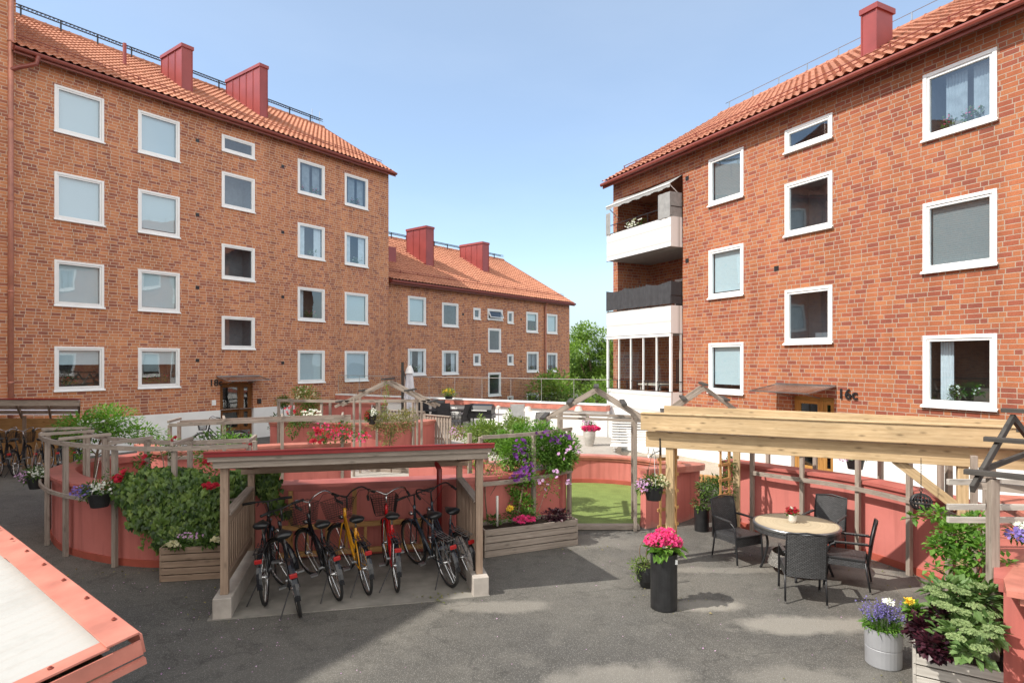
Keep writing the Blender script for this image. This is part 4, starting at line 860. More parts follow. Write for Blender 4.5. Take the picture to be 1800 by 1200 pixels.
# ---------------------------------------------------------------- new pergola
pg = thing('pergola', 'new yellow timber pergola with heavy double beams beside the round table', 'pergola', (2.48, 9.8, 0))
def beam(a, b, w_, h_, nm='beam', mat='wood_new', par=None):
    m = MB(); m.bar(a, b, w_, h_); return m.build(nm, mat, par or pg, world=True, bevel=.005)
fa, fb = Vector((2.10, 9.85, 0)), Vector((7.3, 7.25, 0)); ff = (fb - fa).normalized(); nb = Vector((-ff.y, ff.x, 0))
z_ = lambda z: Vector((0, 0, z))
beam(fa - nb * .12 + z_(2.235), fb - nb * .12 + z_(2.235), .05, .25); beam(fa - ff * -.05 + z_(1.955), fb + z_(1.955), .05, .245)
beam(fa - nb * .09 + z_(2.375), fb - nb * .09 + z_(2.375), .15, .024, 'cover_board'); beam(fa + ff * .05 + nb * .12 + z_(1.955), fb + nb * .12 + z_(1.955), .05, .245)
ga, gb = D(1168, 726, 11.9), D(1790, 762, 8.9); ga.z = gb.z = 0
beam(ga + z_(2.235), gb + z_(2.235), .05, .20); beam(ga + z_(1.98), gb + z_(1.98), .05, .22)
for t in (.30, .62, .9): beam(fa.lerp(fb, t) + z_(2.08), ga.lerp(gb, t + .02) + z_(2.08), .05, .15, 'rafter')
def ppost(p, top=2.08):
    m = MB(); m.bar((p.x, p.y, .1), (p.x, p.y, top), .12, .12, ff); po = m.build('post', 'wood_new', pg, world=True, bevel=.008); m = MB(); m.box(p.x - .065, p.x + .065, p.y - .065, p.y + .065, 0, .14); m.build('post_shoe', 'steel', po, world=True)
p1 = fa + ff * .42 + nb * .06; p2 = Vector((4.15, 11.35, 0)); p3 = fa + ff * 4.2 + nb * .06
for p in (p1, p2, p3): ppost(p)
beam(p3 - ff * .75 + z_(1.86), p3 - ff * .05 + z_(1.28), .05, .12, 'brace'); beam(p3 + z_(1.3) + ff * .12, p3 + z_(2.05) + ff * .12, .06, .06, 'brace')
def ladder(p, ax, label_w=.28, z0=.12, z1=1.85, mat='wood_pine'):
    m = MB(); a_ = p; b_ = p + ax * label_w
    m.bar(a_ + z_(z0), a_ + z_(z1), .028, .045); m.bar(b_ + z_(z0), b_ + z_(z1), .028, .045)
    for k in range(7): z = z0 + .15 + k * .27; m.bar(a_ - ax * .06 + z_(z), b_ + ax * .06 + z_(z), .02, .05)
    m.build('ladder_trellis', mat, pg, world=True)
ladder(p1 + Vector((-.12, .15, 0)), Vector((.85, .5, 0)).normalized(), .34); ladder(p2 + Vector((-.45, -.45, 0)), Vector((.6, .5, 0)).normalized(), .28)

# ---------------------------------------------------------------- bicycle shelter
sr = math.atan2(.75, 3.17); sh = thing('bicycle_shelter', 'open grey timber bicycle shelter with red roof edge', 'shelter', (-3.62, 7.72, 0), sr)
W_, Dp = 3.26, 2.0
def part(nm, mat, f, par=sh, bevel=.005, **k): m = MB(); f(m); return m.build(nm, mat, par, bevel=bevel, **k)
for x in (0, W_):
    part('footing', 'concrete', lambda m: m.box(x - .11, x + .11, -.12, Dp, -.02, .26), bevel=.012)
    for y, zt in ((.05, 1.93), (Dp - .1, 1.44)): part('post', 'wood_brown', lambda m: m.box(x - .047, x + .047, y - .047, y + .047, .262, zt))
    part('top_rail', 'wood_grey', lambda m: (m.bar((x, .11, 1.24), (x, Dp - .16, 1.24), .12, .035)))
    part('rail', 'wood_brown', lambda m: (m.bar((x, .11, 1.15), (x, Dp - .16, 1.15), .045, .10), m.bar((x, .11, .42), (x, Dp - .16, .42), .045, .10)))
    for i in range(14): part('slat', 'wood_brown', lambda m: m.box(x - .045, x - .024, .16 + i * .125, .16 + i * .125 + .07, .40, 1.2), bevel=0)
part('front_beam', 'wood_grey', lambda m: m.box(-.11, W_ + .10, -.10, -.03, 1.865, 1.965)); part('back_beam', 'wood_brown', lambda m: m.box(-.15, W_ + .15, Dp - .12, Dp - .04, 1.44, 1.57))
part('front_board', 'wood_grey', lambda m: m.box(-.16, W_ + .14, -.15, -.105, 1.955, 2.02))
for x in (0, W_): part('side_beam', 'wood_brown', lambda m: m.bar((x, .12, 1.88), (x, Dp, 1.54), .06, .10))
rf_ = part('roof', 'red_metal', lambda m: m.bar((W_ / 2, -.16, 2.055), (W_ / 2, Dp + .02, 1.68), W_ + .36, .02), bevel=0)
part('roof_edge', 'red_edge', lambda m: (m.box(-.19, W_ + .17, -.205, -.165, 2.022, 2.085), m.box(-.19, W_ + .17, -.23, -.20, 2.075, 2.095)), par=rf_)
for x in (.6, 1.6, 2.6): part('rafter', 'wood_brown', lambda m: m.bar((x, -.02, 1.965), (x, Dp, 1.62), .05, .1), par=rf_)
part('downpipe', 'red_edge', lambda m: m.tube([(2.80, Dp + .08, 1.62), (2.86, Dp - .08, 1.52), (2.92, Dp - .14, 1.4), (2.92, Dp - .14, .05)], .045, 10), smooth=True, bevel=0)
part('wheel_rack', 'wood_pine', lambda m: (m.box(.4, W_ - .3, Dp - .12, Dp - .07, .52, .60), m.box(.4, W_ - .3, Dp - .12, Dp - .07, .10, .18), [m.box(.5 + k * .30, .55 + k * .30, Dp - .10, Dp - .06, .18, .52) for k in range(9)]))
for x in (.55, 1.55, 2.62): part('wall_batten', 'wood_pine', lambda m: m.box(x - .035, x + .035, Dp + .12, Dp + .16, .1, 1.1))

# ---------------------------------------------------------------- bicycles
def arc(cx, cz, r, a0, a1, n=14, y=0): return [(cx + r * math.cos(R(a0 + (a1 - a0) * i / n)), y, cz + r * math.sin(R(a0 + (a1 - a0) * i / n))) for i in range(n + 1)]
def bicycle(label, paint, loc, heading, lean=0, steer=0, basket=False, bars='swept', mens=False, rack=True, barmat='chrome', saddle=True, fender='paint_black', group=None, stand=True, name='bicycle', lite=False):
    b = thing(name, label, 'bicycle', loc, heading, group); b.rotation_euler = (R(lean), 0, heading); b.scale = (1.07, 1.07, 1.07)
    r = .335; fr = MB(); BBk = (.46, 0, .29); ST = (.27, 0, .80); HT, HB_ = (.86, 0, .93), (.915, 0, .72); T = .017
    fr.tube([BBk, ST], T, 8)
    if mens: fr.tube([(.30, 0, .74), (.87, 0, .87)], T, 8); fr.tube([BBk, HB_], T * 1.2, 8)
    else: fr.tube([(.385, 0, .48), (.60, 0, .50), (.89, 0, .82)], T, 8); fr.tube([BBk, (.6, 0, .36), HB_], T * 1.15, 8)
    fr.tube([HT, HB_], .022, 8)
    for s_ in (-1, 1): fr.tube([(.0, .055 * s_, r), (.42, .03 * s_, .29)], .010, 6); fr.tube([(.0, .055 * s_, r), (.285, .02 * s_, .74)], .009, 6)
    fr.build('frame', paint, b, smooth=True)
    ca, sa_ = math.cos(R(steer)), math.sin(R(steer)); ax = .95
    def stf(m): m.v = [(ax + (v[0] - ax) * ca - v[1] * sa_, (v[0] - ax) * sa_ + v[1] * ca, v[2]) for v in m.v]; return m
    for cx, front in ((0, 0), (1.08, 1)):
        m = MB(); m.tube(arc(cx, r, r - .018, 0, 360 - 10, 35), .019, 8, closed=True)
        if front: stf(m)
        wh = m.build('wheel', 'rubber', b, smooth=True)
        m = MB(); m.tube(arc(cx, r, r - .045, 0, 350, 35), .011, 6, closed=True); m.tube([(cx, -.045, r), (cx, .045, r)], .022, 8)
        if front: stf(m)
        m.build('rim', 'chrome', wh, smooth=True)
        m = MB(); ns = 14 if lite else 24
        for k in range(ns): a_ = 2 * math.pi * k / ns; m.tube([(cx, .03 * (-1) ** k, r), (cx + (r - .05) * math.cos(a_), 0, r + (r - .05) * math.sin(a_))], .0022, 3, caps=False)
        if front: stf(m)
        m.build('spokes', 'chrome', wh)
    m = MB()
    for s_ in (-1, 1): m.tube([(1.08, .05 * s_, r), (.955, .045 * s_, .70), (.93, 0, .73)], .011, 6)
    stf(m).build('fork', paint, b, smooth=True)
    for cx, a0, a1, front in ((0, 20, 185, 0), (1.08, 35, 190, 1)):
        m = MB(); pts = arc(cx, r, r + .018, a0, a1, 16)
        for p, q in zip(pts[:-1], pts[1:]):
            m.face([(p[0], -.03, p[2] - .008), (p[0], 0, p[2] + .006), (q[0], 0, q[2] + .006), (q[0], -.03, q[2] - .008)]); m.face([(p[0], 0, p[2] + .006), (p[0], .03, p[2] - .008), (q[0], .03, q[2] - .008), (q[0], 0, q[2] + .006)])
        if front: stf(m)
        m.build('mudguard', fender, b)
    m = MB(); m.tube([(.87, 0, .92), (.845, 0, 1.08)], .013, 8)
    if bars == 'swept': pts = [(.60, .28, 1.10), (.70, .275, 1.12), (.80, .23, 1.17), (.87, .11, 1.13), (.86, 0, 1.08)]
    else: pts = [(.80, .29, 1.10), (.83, .15, 1.10), (.86, 0, 1.08)]
    full = pts + [(p[0], -p[1], p[2]) for p in pts[-2::-1]]; full = [tuple(p) for p in crom(full, 4)]; m.tube(full, .011, 8); hb = stf(m).build('handlebar', barmat, b, smooth=True)
    for k in (0, -1):
        m = MB(); p = Vector(full[k]); q = Vector(full[4 if k == 0 else -5]); m.tube([p + (p - q).normalized() * .02, p.lerp(q, 1.0)], .018, 8)
        stf(m).build('grip', 'rubber', hb, smooth=True)
    m = MB()
    for s_ in (-1, 1):
        p = Vector(full[5 if s_ == 1 else -6]); m.tube([p, p + Vector((-.02, 0, -.03)), p + Vector((-.09, .02 * s_, -.035))], .006, 5); m.tube([p, p + Vector((.12, -.05 * s_, -.02)), (.9, 0, .85)], .0035, 4)
    stf(m).build('brake_lever', 'black_metal', hb)
    if saddle:
        m = MB(); m.tube([ST, (.235, 0, .90)], .013, 8); m.build('seat_post', 'chrome', b)
        m = MB(); rings = [(.09, .075, .0), (.13, .10, .012), (.20, .095, .015), (.27, .055, .008), (.34, .028, .004), (.385, .018, -.01)]; n = 10; i0 = 0
        for (x, hw, dz) in rings:
            for k in range(n): a_ = 2 * math.pi * k / n; m.v.append((x, hw * math.cos(a_), .93 + dz + .030 * math.sin(a_) * (1 if math.sin(a_) > 0 else 1.0)))
        for i in range(len(rings) - 1):
            for k in range(n): k2 = (k + 1) % n; m.f.append((i * n + k, i * n + k2, (i + 1) * n + k2, (i + 1) * n + k)); m.uv.append([(0, 0)] * 4)
        m.f += [tuple(reversed(range(n))), tuple(range((len(rings) - 1) * n, len(rings) * n))]; m.uv += [[(0, 0)] * n] * 2; m.build('saddle', 'black_plastic', b, smooth=True)
    m = MB(); m.tube([(.46, -.055, .29), (.46, .055, .29)], .02, 8)
    for s_ in (-1, 1):
        e_ = Vector((.46 + .12 * s_, .065 * s_, .29 - .11 * s_)); m.bar((.46, .06 * s_, .29), e_, .012, .022); m.bar(e_ + Vector((-.035, .05 * s_, 0)), e_ + Vector((.045, .05 * s_, 0)), .085, .022)
    m.tube([(.46 + .09 * math.cos(a_ * .5236), -.05, .29 + .09 * math.sin(a_ * .5236)) for a_ in range(12)], .006, 4, closed=True)
    m.tube([(.46, -.05, .375), (0, -.05, .365), (-.03, -.05, .335), (0, -.05, .305), (.46, -.05, .205)], .005, 4); m.build('crankset', 'steel', b)
    if rack:
        m = MB()
        for y in (-.055, -.018, .018, .055): m.tube([(.22, y, .70), (-.26, y, .70)], .005, 5)
        for x in (-.26, -.1, .1): m.tube([(x, -.055, .70), (x, .055, .70)], .005, 5)
        for s_ in (-1, 1): m.tube([(-.16, .055 * s_, .70), (0, .06 * s_, r)], .005, 5)
        m.build('luggage_rack', 'black_metal' if paint != 'paint_blue_grey' else 'steel', b)
    m = MB(); zr_ = .64 if rack else .60; m.box(-.315, -.285, -.042, .042, zr_ - .045, zr_ + .005); m.build('rear_reflector', 'reflector', b, bevel=.006)
    m = MB(); m.tube([(.98, 0, .78), (1.04, 0, .78)], [.02, .032], 10); stf(m).build('front_lamp', 'chrome', b, smooth=True)
    if stand: m = MB(); m.tube([(.06, .06, .30), (-.02, .22, .02)], .008, 6); m.build('kickstand', 'black_metal', b)
    if basket:
        m = MB(); nx = 9; zt, zb_ = 1.02, .76; wt, wb, lt, lb = .19, .14, .14, .10; cx = 1.07
        def P_(u, z):  # u 0..4 around
            t = (z - zb_) / (zt - zb_); W = wb + (wt - wb) * t; L = lb + (lt - lb) * t; k = int(u) % 4; f_ = u - int(u)
            c = [(-L, -W), (L, -W), (L, W), (-L, W), (-L, -W)]; return (cx + c[k][0] + (c[k + 1][0] - c[k][0]) * f_, c[k][1] + (c[k + 1][1] - c[k][1]) * f_, z)
        for j in range(9): z = zb_ + (zt - zb_) * j / 8; m.tube([P_(k, z) for k in range(4)], .0045 if j in (0, 8) else .0026, 4, closed=True)
        for k in range(4 * nx): m.tube([P_(k / nx, zb_), P_(k / nx, zt)], .0026, 4, caps=False)
        for k in range(6): y = -wb + 2 * wb * k / 5; m.tube([(cx - lb, y, zb_), (cx + lb, y, zb_)], .003, 4, caps=False)
        stf(m).build('basket', 'black_metal', b)
    return b
def place(rp_, fp_): a_ = Vector((rp_[0], rp_[1], .012)); return a_, math.atan2(fp_[1] - rp_[1], fp_[0] - rp_[0])
bl = [('dark bicycle with orange head tube, nearest the left side of the shelter', 'paint_black', (-3.22, 8.05), (-3.50, 9.1), dict(lean=-5, mens=True, bars='flat', barmat='black_metal', steer=6)),
      ('black bicycle with plain mudguards parked furthest out toward the camera', 'paint_black', (-2.66, 7.70), (-3.12, 8.68), dict(lean=-10, mens=True, bars='flat', barmat='black_metal', rack=False, steer=28, saddle=True)),
      ('black step-through bicycle with silver swept handlebar and front basket', 'paint_black', (-2.33, 8.21), (-2.95, 9.2), dict(lean=-9, basket=True, steer=18)),
      ('yellow bicycle with black mesh basket', 'paint_yellow', (-1.98, 8.41), (-2.5, 9.4), dict(lean=-6, basket=True, steer=26, barmat='black_metal')),
      ('red bicycle with black front basket', 'paint_red', (-1.60, 8.51), (-1.94, 9.55), dict(lean=-2, basket=True, steer=2)),
      ('dark blue-grey bicycle with black saddle, second from the right side of the shelter', 'paint_blue_grey', (-.88, 8.69), (-1.45, 9.62), dict(lean=-9, mens=True, bars='flat', barmat='black_metal', steer=8)),
      ('dark bicycle squeezed against the right side of the shelter', 'paint_blue_grey', (-.66, 8.92), (-1.22, 9.84), dict(lean=-8, bars='swept', barmat='black_metal'))]
for lb, pt, rp_, fp_, kw in bl:
    l_, h_ = place(rp_, fp_); bicycle(lb, pt, l_, h_, group='bicycles in the timber shelter', **kw)
o_ = bicycle('small folding bicycle leaning by the door marked 18c', 'paint_black', (-9.6, 21.6, .01), R(200), lite=True, basket=True)
c_ = copy_tree(o_); c_.location = (-8.5, 21.9, .01); c_.rotation_euler = (0, 0, R(-60)); c_['label'] = 'bicycle with wicker basket beside the grey planter near entrance 18c'
# left bike shelter
ls = thing('bicycle_shelter', 'lean-to bicycle shelter with clear roof panels against the left building', 'shelter', (-13, 18, 0))
fl_, fr_, bl_, br_ = Vector((-15.6, 16.2, 2.10)), Vector((-11.55, 16.4, 2.08)), Vector((-17.2, 18.3, 1.52)), Vector((-13.4, 19.0, 1.45))
def quadbar(m, a, b, w_, h_): m.bar(a, b, w_, h_)
m = MB(); quadbar(m, fl_, fr_, .06, .16); m.bar(fr_, br_, .05, .12); m.build('front_beam', 'wood_grey', ls, world=True)
m = MB(); m.bar(fl_ + z_(.10), fr_ + z_(.10), .12, .03); m.build('roof_edge', 'red_edge', ls, world=True)
m = MB()
for t in [0, .2, .4, .6, .8, 1]: m.bar(fl_.lerp(fr_, t), bl_.lerp(br_, t), .05, .12)
for t in (.3, .62): m.bar(fl_.lerp(bl_, t), fr_.lerp(br_, t), .05, .1)
m.build('rafter', 'wood_brown', ls, world=True)
m = MB(); m.face([fl_ + z_(.08), fr_ + z_(.08), br_ + z_(.08), bl_ + z_(.08)]); m.build('roof_panel', 'polycarbonate', ls, world=True)
m = MB(); m.bar(bl_ * 1 + Vector((.1, -.1, 0)) - z_(.72), br_ + Vector((.0, -.1, 0)) - z_(.72), .04, 1.4); m.build('back_panel', 'wood_pine', ls, world=True)
for p in (fr_ + Vector((-.3, 0, 0)), fl_.lerp(fr_, .35)): m = MB(); m.bar((p.x, p.y + 1.6, 0), (p.x, p.y + 1.6, 1.6), .07, .07); m.build('post', 'wood_brown', ls, world=True)
for i, (x, y) in enumerate([(-13.1, 17.0), (-13.7, 16.95), (-14.2, 17.05), (-12.6, 17.15), (-12.15, 17.25)]):
    c_ = copy_tree(o_); c_.location = (x, y, .01); c_.rotation_euler = (R(U(-6, 6)), 0, R(118 + U(-6, 6))); c_['group'] = 'bicycles under the lean-to shelter'
    c_['label'] = ['third bicycle from the right under the lean-to shelter', 'fourth bicycle from the right under the lean-to shelter', 'leftmost bicycle under the lean-to shelter at the picture edge', 'second bicycle from the right under the lean-to shelter', 'rightmost bicycle under the lean-to shelter, nearest its open end'][i]

# ---------------------------------------------------------------- rattan chairs and table
def rattan_chair(label, loc, face, group='rattan armchairs around the round table', mat='rattan', frame='black_metal'):
    c = thing('armchair', label, 'chair', loc, math.atan2(face[1], face[0]) - R(90), group)
    w, d, sz = .25, .24, .44
    m = MB(); m.box(-w, w, -d, d, sz - .02, sz + .015); m.build('seat', mat, c, bevel=.01)
    m = MB(); m.box(-w, w, d - .02, d, sz - .14, sz - .021); m.box(-w, -w + .02, -d, d - .021, sz - .10, sz - .021); m.box(w - .02, w, -d, d - .021, sz - .10, sz - .021); m.build('apron', mat, c)
    m = MB(); n = 8
    for i in range(n):
        z0, z1 = .36 + .58 * i / n, .36 + .58 * (i + 1) / n; y0, y1 = -d - .02 - .09 * (i / n) ** 1.3, -d - .02 - .09 * ((i + 1) / n) ** 1.3
        for k in range(6):
            x0, x1 = -.235 + .47 * k / 6, -.235 + .47 * (k + 1) / 6; cv = lambda x: -.018 * (1 - (x / .235) ** 2)
            for off, fl in ((0, 0), (-.022, 1)):
                q = [(x0, y0 + cv(x0) + off, z0), (x1, y0 + cv(x1) + off, z0), (x1, y1 + cv(x1) + off, z1), (x0, y1 + cv(x0) + off, z1)]; q = q[::-1] if not fl else q
                m.face(q, [(p[0], p[2]) for p in q])
    m.build('backrest', mat, c)
    m = MB(); top = -d - .11
    m.tube([(-.24, -d - .03, .38), (-.24, -d - .055, .66), (-.238, top, .94), (0, top - .03, .965), (.238, top, .94), (.24, -d - .055, .66), (.24, -d - .03, .38)], .014, 6); m.build('back_frame', frame, c, smooth=True)
    for s_ in (-1, 1):
        m = MB(); m.tube([(.245 * s_, -d, .42), (.25 * s_, -d - .06, .03)], [.015, .013], 8); lg = m.build('leg', frame, c, smooth=True)
        m = MB(); m.tube([(.25 * s_, -d - .06, .035), (.25 * s_, -d - .062, 0)], .017, 8); m.build('foot', 'chrome', lg)
        m = MB(); m.tube(crom([(.26 * s_, d + .03, .03), (.262 * s_, d, .40), (.265 * s_, d - .03, .58), (.268 * s_, d - .12, .655), (.265 * s_, 0, .67), (.25 * s_, -d - .06, .67)], 4), .015, 8); lg = m.build('leg', frame, c, smooth=True)
        m = MB(); m.tube([(.26 * s_, d + .03, .035), (.26 * s_, d + .032, 0)], .017, 8); m.build('foot', 'chrome', lg)
        m = MB(); m.bar((.268 * s_, d - .10, .672), (.255 * s_, -d - .03, .684), .045, .018); m.build('armrest', mat, c, bevel=.004)
    return c
rattan_chair('black rattan armchair with its woven back to the camera, in front of the table', (3.93, 8.32, 0), (.28, .94))
rattan_chair('black rattan armchair left of the round table, beside the pergola post', (3.62, 9.86, 0), (.40, -.92))
rattan_chair('black rattan armchair right of the round table, seen side-on', (4.78, 8.78, 0), (-.85, .52))
rattan_chair('black rattan armchair at the far side of the table against the red wall', (5.08, 10.02, 0), (-.72, -.69))
tb = thing('round_table', 'round garden table with wood-look top and black rattan rim', 'table', (4.31, 9.32, 0), R(20))
m = MB(); m.lathe([(0, .742), (.585, .742), (.59, .74)], n=48); m.build('tabletop', 'wood_table', tb)
m = MB(); m.lathe([(.585, .745), (.60, .746), (.615, .735), (.615, .70), (.60, .69), (.56, .69), (.56, .735)], n=48); m.build('rim', 'steel', tb, smooth=True)
m = MB(); m.lathe([(.60, .69), (.605, .63), (.58, .63), (.575, .69)], n=40); m.build('apron', 'rattan', tb)
for k in range(4):
    a_ = R(45 + 90 * k); c_, s_ = math.cos(a_), math.sin(a_); m = MB(); m.tube(crom([(.50 * c_, .50 * s_, 0.0), (.44 * c_, .44 * s_, .18), (.40 * c_, .40 * s_, .42), (.47 * c_, .47 * s_, .69)], 5), .018, 8); m.build('leg', 'black_metal', tb, smooth=True)
m = MB(); m.lathe([(.36, .12), (.40, .12), (.34, .30), (.33, .30)], n=24); m.build('lower_basket', 'rattan_grey', tb)

# ---------------------------------------------------------------- pots and plants
def potted(name, label, cat, loc, prof, potmat, leafmat, blobs, n, size, flowers=None, asp=.5, shape=0, extra=None, soil=None, group=None, up=None):
    t_ = thing(name, label, cat, loc, 0, group)
    if prof:
        m = MB(); m.lathe(prof, n=28); m.build('pot', potmat, t_, smooth=False)
        if soil: m = MB(); m.lathe([(0, soil[1]), (soil[0], soil[1])], n=20); m.build('soil', 'soil', t_)
    if n:
        m = MB()
        for p, d in blob_pts(blobs, n, .35): m.leaf(p, size, up if up else d, asp, shape)
        m.build('foliage', leafmat, t_)
    for fm, fb, fn, fs in (flowers or []):
        m = MB()
        for p, d in blob_pts(fb, fn, .7): m.bloom(p, fs, 5)
        m.build('blossoms', fm, t_)
    return t_
# tall black planter with pink hydrangea
pl = potted('planter', 'tall black cylinder planter with bright pink hydrangea', 'planter', (1.97, 7.97, 0), [(0, 0), (.16, 0), (.17, .01), (.17, .70), (.178, .705), (.178, .72), (.16, .72), (.16, .66)], 'pot_black', 'leaf_fresh', [((0, 0, .78), (.18, .18, .07))], 90, .13, asp=.7, soil=(.16, .67))
m = MB()
for c, r in (((-.08, -.06, .90), .11), ((.06, -.08, .90), .10), ((.15, .0, .86), .09), ((0, .07, .92), .11), ((-.14, .04, .86), .10), ((.06, -.02, .955), .09)):
    for p, d in blob_pts([(c, (r, r, r * .8))], 110, .92): m.bloom(p, .021, 4)
m.build('blossoms', 'bloom_pink', pl)
m = MB(); m.bar((.13, -.12, .60), (.13, -.125, .66), .03, .01); m.build('plant_tag', 'white_paint', pl)
sp = potted('plant_pot', 'small round black pot with trailing plant under a rusty ring, behind the tall black planter', 'planter', (1.92, 8.72, 0), [(0, 0), (.09, 0), (.14, .1), (.16, .22), (.15, .30), (.13, .30), (.13, .26)], 'pot_black', 'leaf_light', [((-.08, -.05, .33), (.2, .15, .1)), ((-.17, -.08, .2), (.07, .06, .12))], 420, .035, soil=(.13, .27))
m = MB(); m.tube([(.13 * math.cos(R(a_)) + .02, 0, .50 + .18 * math.sin(R(a_))) for a_ in range(0, 360, 15)], .007, 6, closed=True); m.build('ring', 'bark', sp)
m = MB(); m.tube([(.09 * math.cos(R(a_)) + .08, .03, .45 + .14 * math.sin(R(a_))) for a_ in range(0, 360, 15)], .008, 6, closed=True); m.build('ring', 'bark', sp)
# zinc tub with lavender
zt_ = potted('planter', 'round grey zinc tub with purple lavender', 'planter', (3.93, 6.50, 0), [(0, 0), (.165, 0), (.172, .01), (.175, .185), (.170, .19), (.170, .197), (.176, .20), (.18, .385), (.185, .39), (.17, .39), (.17, .33)], 'zinc', 'leaf_fresh', [((0, 0, .42), (.19, .19, .06))], 700, .055, soil=(.17, .35), asp=.3)
m = MB(); s2 = MB()
for _ in range(150):
    a_ = U(0, 6.28); r_ = U(0, .16); x, y = r_ * math.cos(a_), r_ * math.sin(a_); h_ = U(.12, .25); tx, ty = x * 1.6 + U(-.03, .03), y * 1.5; s2.tube([(x, y, .40), (tx, ty, .40 + h_)], .0022, 3, caps=False)
    for k in range(9): m.leaf((x + (tx - x) * (1 - k * .04), y + (ty - y) * (1 - k * .04), .40 + h_ * (1 - k * .045)), .018, asp=.8)
m.build('blossoms', 'bloom_violet', zt_); s2.build('stems', 'leaf_silver', zt_)
m = MB(); m.bloom((.02, -.08, .68), .05, 8); m.bloom((-.01, -.07, .68), .05, 6); m.build('white_flower', 'bloom_white', zt_)
m = MB(); m.tube([(0, 0, .4), (.01, -.07, .67)], .003, 4); m.build('flower_stem', 'stem_green', zt_)
# vase on the round table
vs = potted('flower_vase', 'small cream vase of dark pink flowers on the round table', 'vase', (4.27, 9.36, .746), [(0, 0), (.05, 0), (.062, .03), (.064, .10), (.058, .115), (.05, .115), (.05, .09)], 'glaze', 'leaf_mid', [((0, 0, .14), (.08, .08, .05))], 90, .05, flowers=[('bloom_red', [((.0, 0, .18), (.09, .09, .05))], 60, .024), ('bloom_white', [((-.03, -.02, .22), (.03, .03, .02))], 6, .025)])
# hanging baskets
def hanging(label, loc, top, fl1, fl2, leafm='leaf_mid', r=.15, tr=(.22, .2, .12), hook=True, chain=3):
    t_ = thing('hanging_basket', label, 'hanging basket', loc)
    m = MB(); m.lathe([(0, 0), (r * .72, 0), (r, .19), (r * 1.05, .20), (r * 1.05, .215), (r * .93, .215), (r * .93, .17)], n=26); m.build('pot', 'pot_black', t_)
    m = MB()
    for k in range(chain): a_ = 6.28 * k / chain + .5; m.tube([(r * math.cos(a_), r * math.sin(a_), .21), (0, 0, top - loc[2])], .004, 5)
    m.build('hanger', 'chrome' if hook else 'black_metal', t_)
    m = MB()
    for p, d in blob_pts([((0, 0, .27), tr), ((-tr[0] * .8, 0, .2), (tr[0] * .5, .12, .12))], 620, .2): m.leaf(p, .055, d, .35)
    m.build('foliage', leafm, t_)
    for f_, c_ in ((fl1, (-tr[0] * .75, -.05, .24)), (fl2, (tr[0] * .35, -.05, .30))):
        m = MB()
        for p, d in blob_pts([(c_, (tr[0] * .65, .15, .11))], 75, .5): m.bloom(p, .020, 5)
        m.build('blossoms', f_, t_)
    return t_
q = D(1149, 878, 9.55); hanging('black hanging basket with cream and lilac flowers on the pergola post', (q.x, q.y, q.z), q.z + .80, 'bloom_lilac', 'bloom_cream')
q = D(64, 858, 11.3); hanging('hanging basket with pale pink flowers in front of the parked bicycles, leftmost in the photo', (q.x, q.y, q.z), q.z + .85, 'bloom_lilac', 'bloom_white')
q = D(175, 890, 9.35); hanging('hanging basket with violet lobelia on the rounded red bay', (q.x, q.y, q.z), q.z + .75, 'bloom_violet', 'bloom_white', r=.165, tr=(.28, .2, .12))
q = D(654, 745, 15.7); hanging('small dark hanging basket on the far grey trellis', (q.x, q.y, q.z), q.z + .5, 'bloom_red', 'bloom_white', r=.11, tr=(.13, .1, .08))
m = MB(); m.tube([D(1141, 803, 9.62), D(1152, 795, 9.6), D(1160, 792, 9.72)], .008, 6); m.tube([D(1160, 770, 9.7), D(1161, 800, 9.7)], .012, 6)
tag(m.build('wall_hook', 'black_metal'), 'black iron scroll hook on the pergola post above the hanging basket', 'hook')
# iron lantern ball hanging from the pergola
q = D(1619, 882, 8.0); lt = thing('hanging_lantern', 'black pierced iron ball lantern hanging on a chain from the pergola', 'lantern', (q.x, q.y, q.z - .0))
m = MB()
for k in range(9):
    ph = R(20 * k); m.tube([(.125 * math.cos(R(a_)) * math.cos(ph), .125 * math.cos(R(a_)) * math.sin(ph), .11 * math.sin(R(a_))) for a_ in range(0, 360, 20)], .008, 4, closed=True)
for la in (-55, -30, 30, 55): m.tube([(.125 * math.cos(R(la)) * math.cos(R(a_)), .125 * math.cos(R(la)) * math.sin(R(a_)), .11 * math.sin(R(la))) for a_ in range(0, 360, 20)], .005, 4, closed=True)
m.lathe([(.128, -.015), (.132, 0), (.128, .015)], n=24); m.build('cage', 'black_metal', lt)
m = MB(); m.tube([(0, 0, .11), (0, 0, .14)], .01, 6); m.tube([(.02 * math.cos(R(a_)), 0, .155 + .02 * math.sin(R(a_))) for a_ in range(0, 360, 30)], .004, 4, closed=True)
for k in range(12):
    z = .18 + k * .034; m.tube([(.008 * math.cos(R(a_)) * (1 if k % 2 else .1), .008 * math.cos(R(a_)) * (.1 if k % 2 else 1), z + .022 * math.sin(R(a_))) for a_ in range(0, 360, 45)], .0025, 4, closed=True)
m.build('chain', 'black_metal', lt)

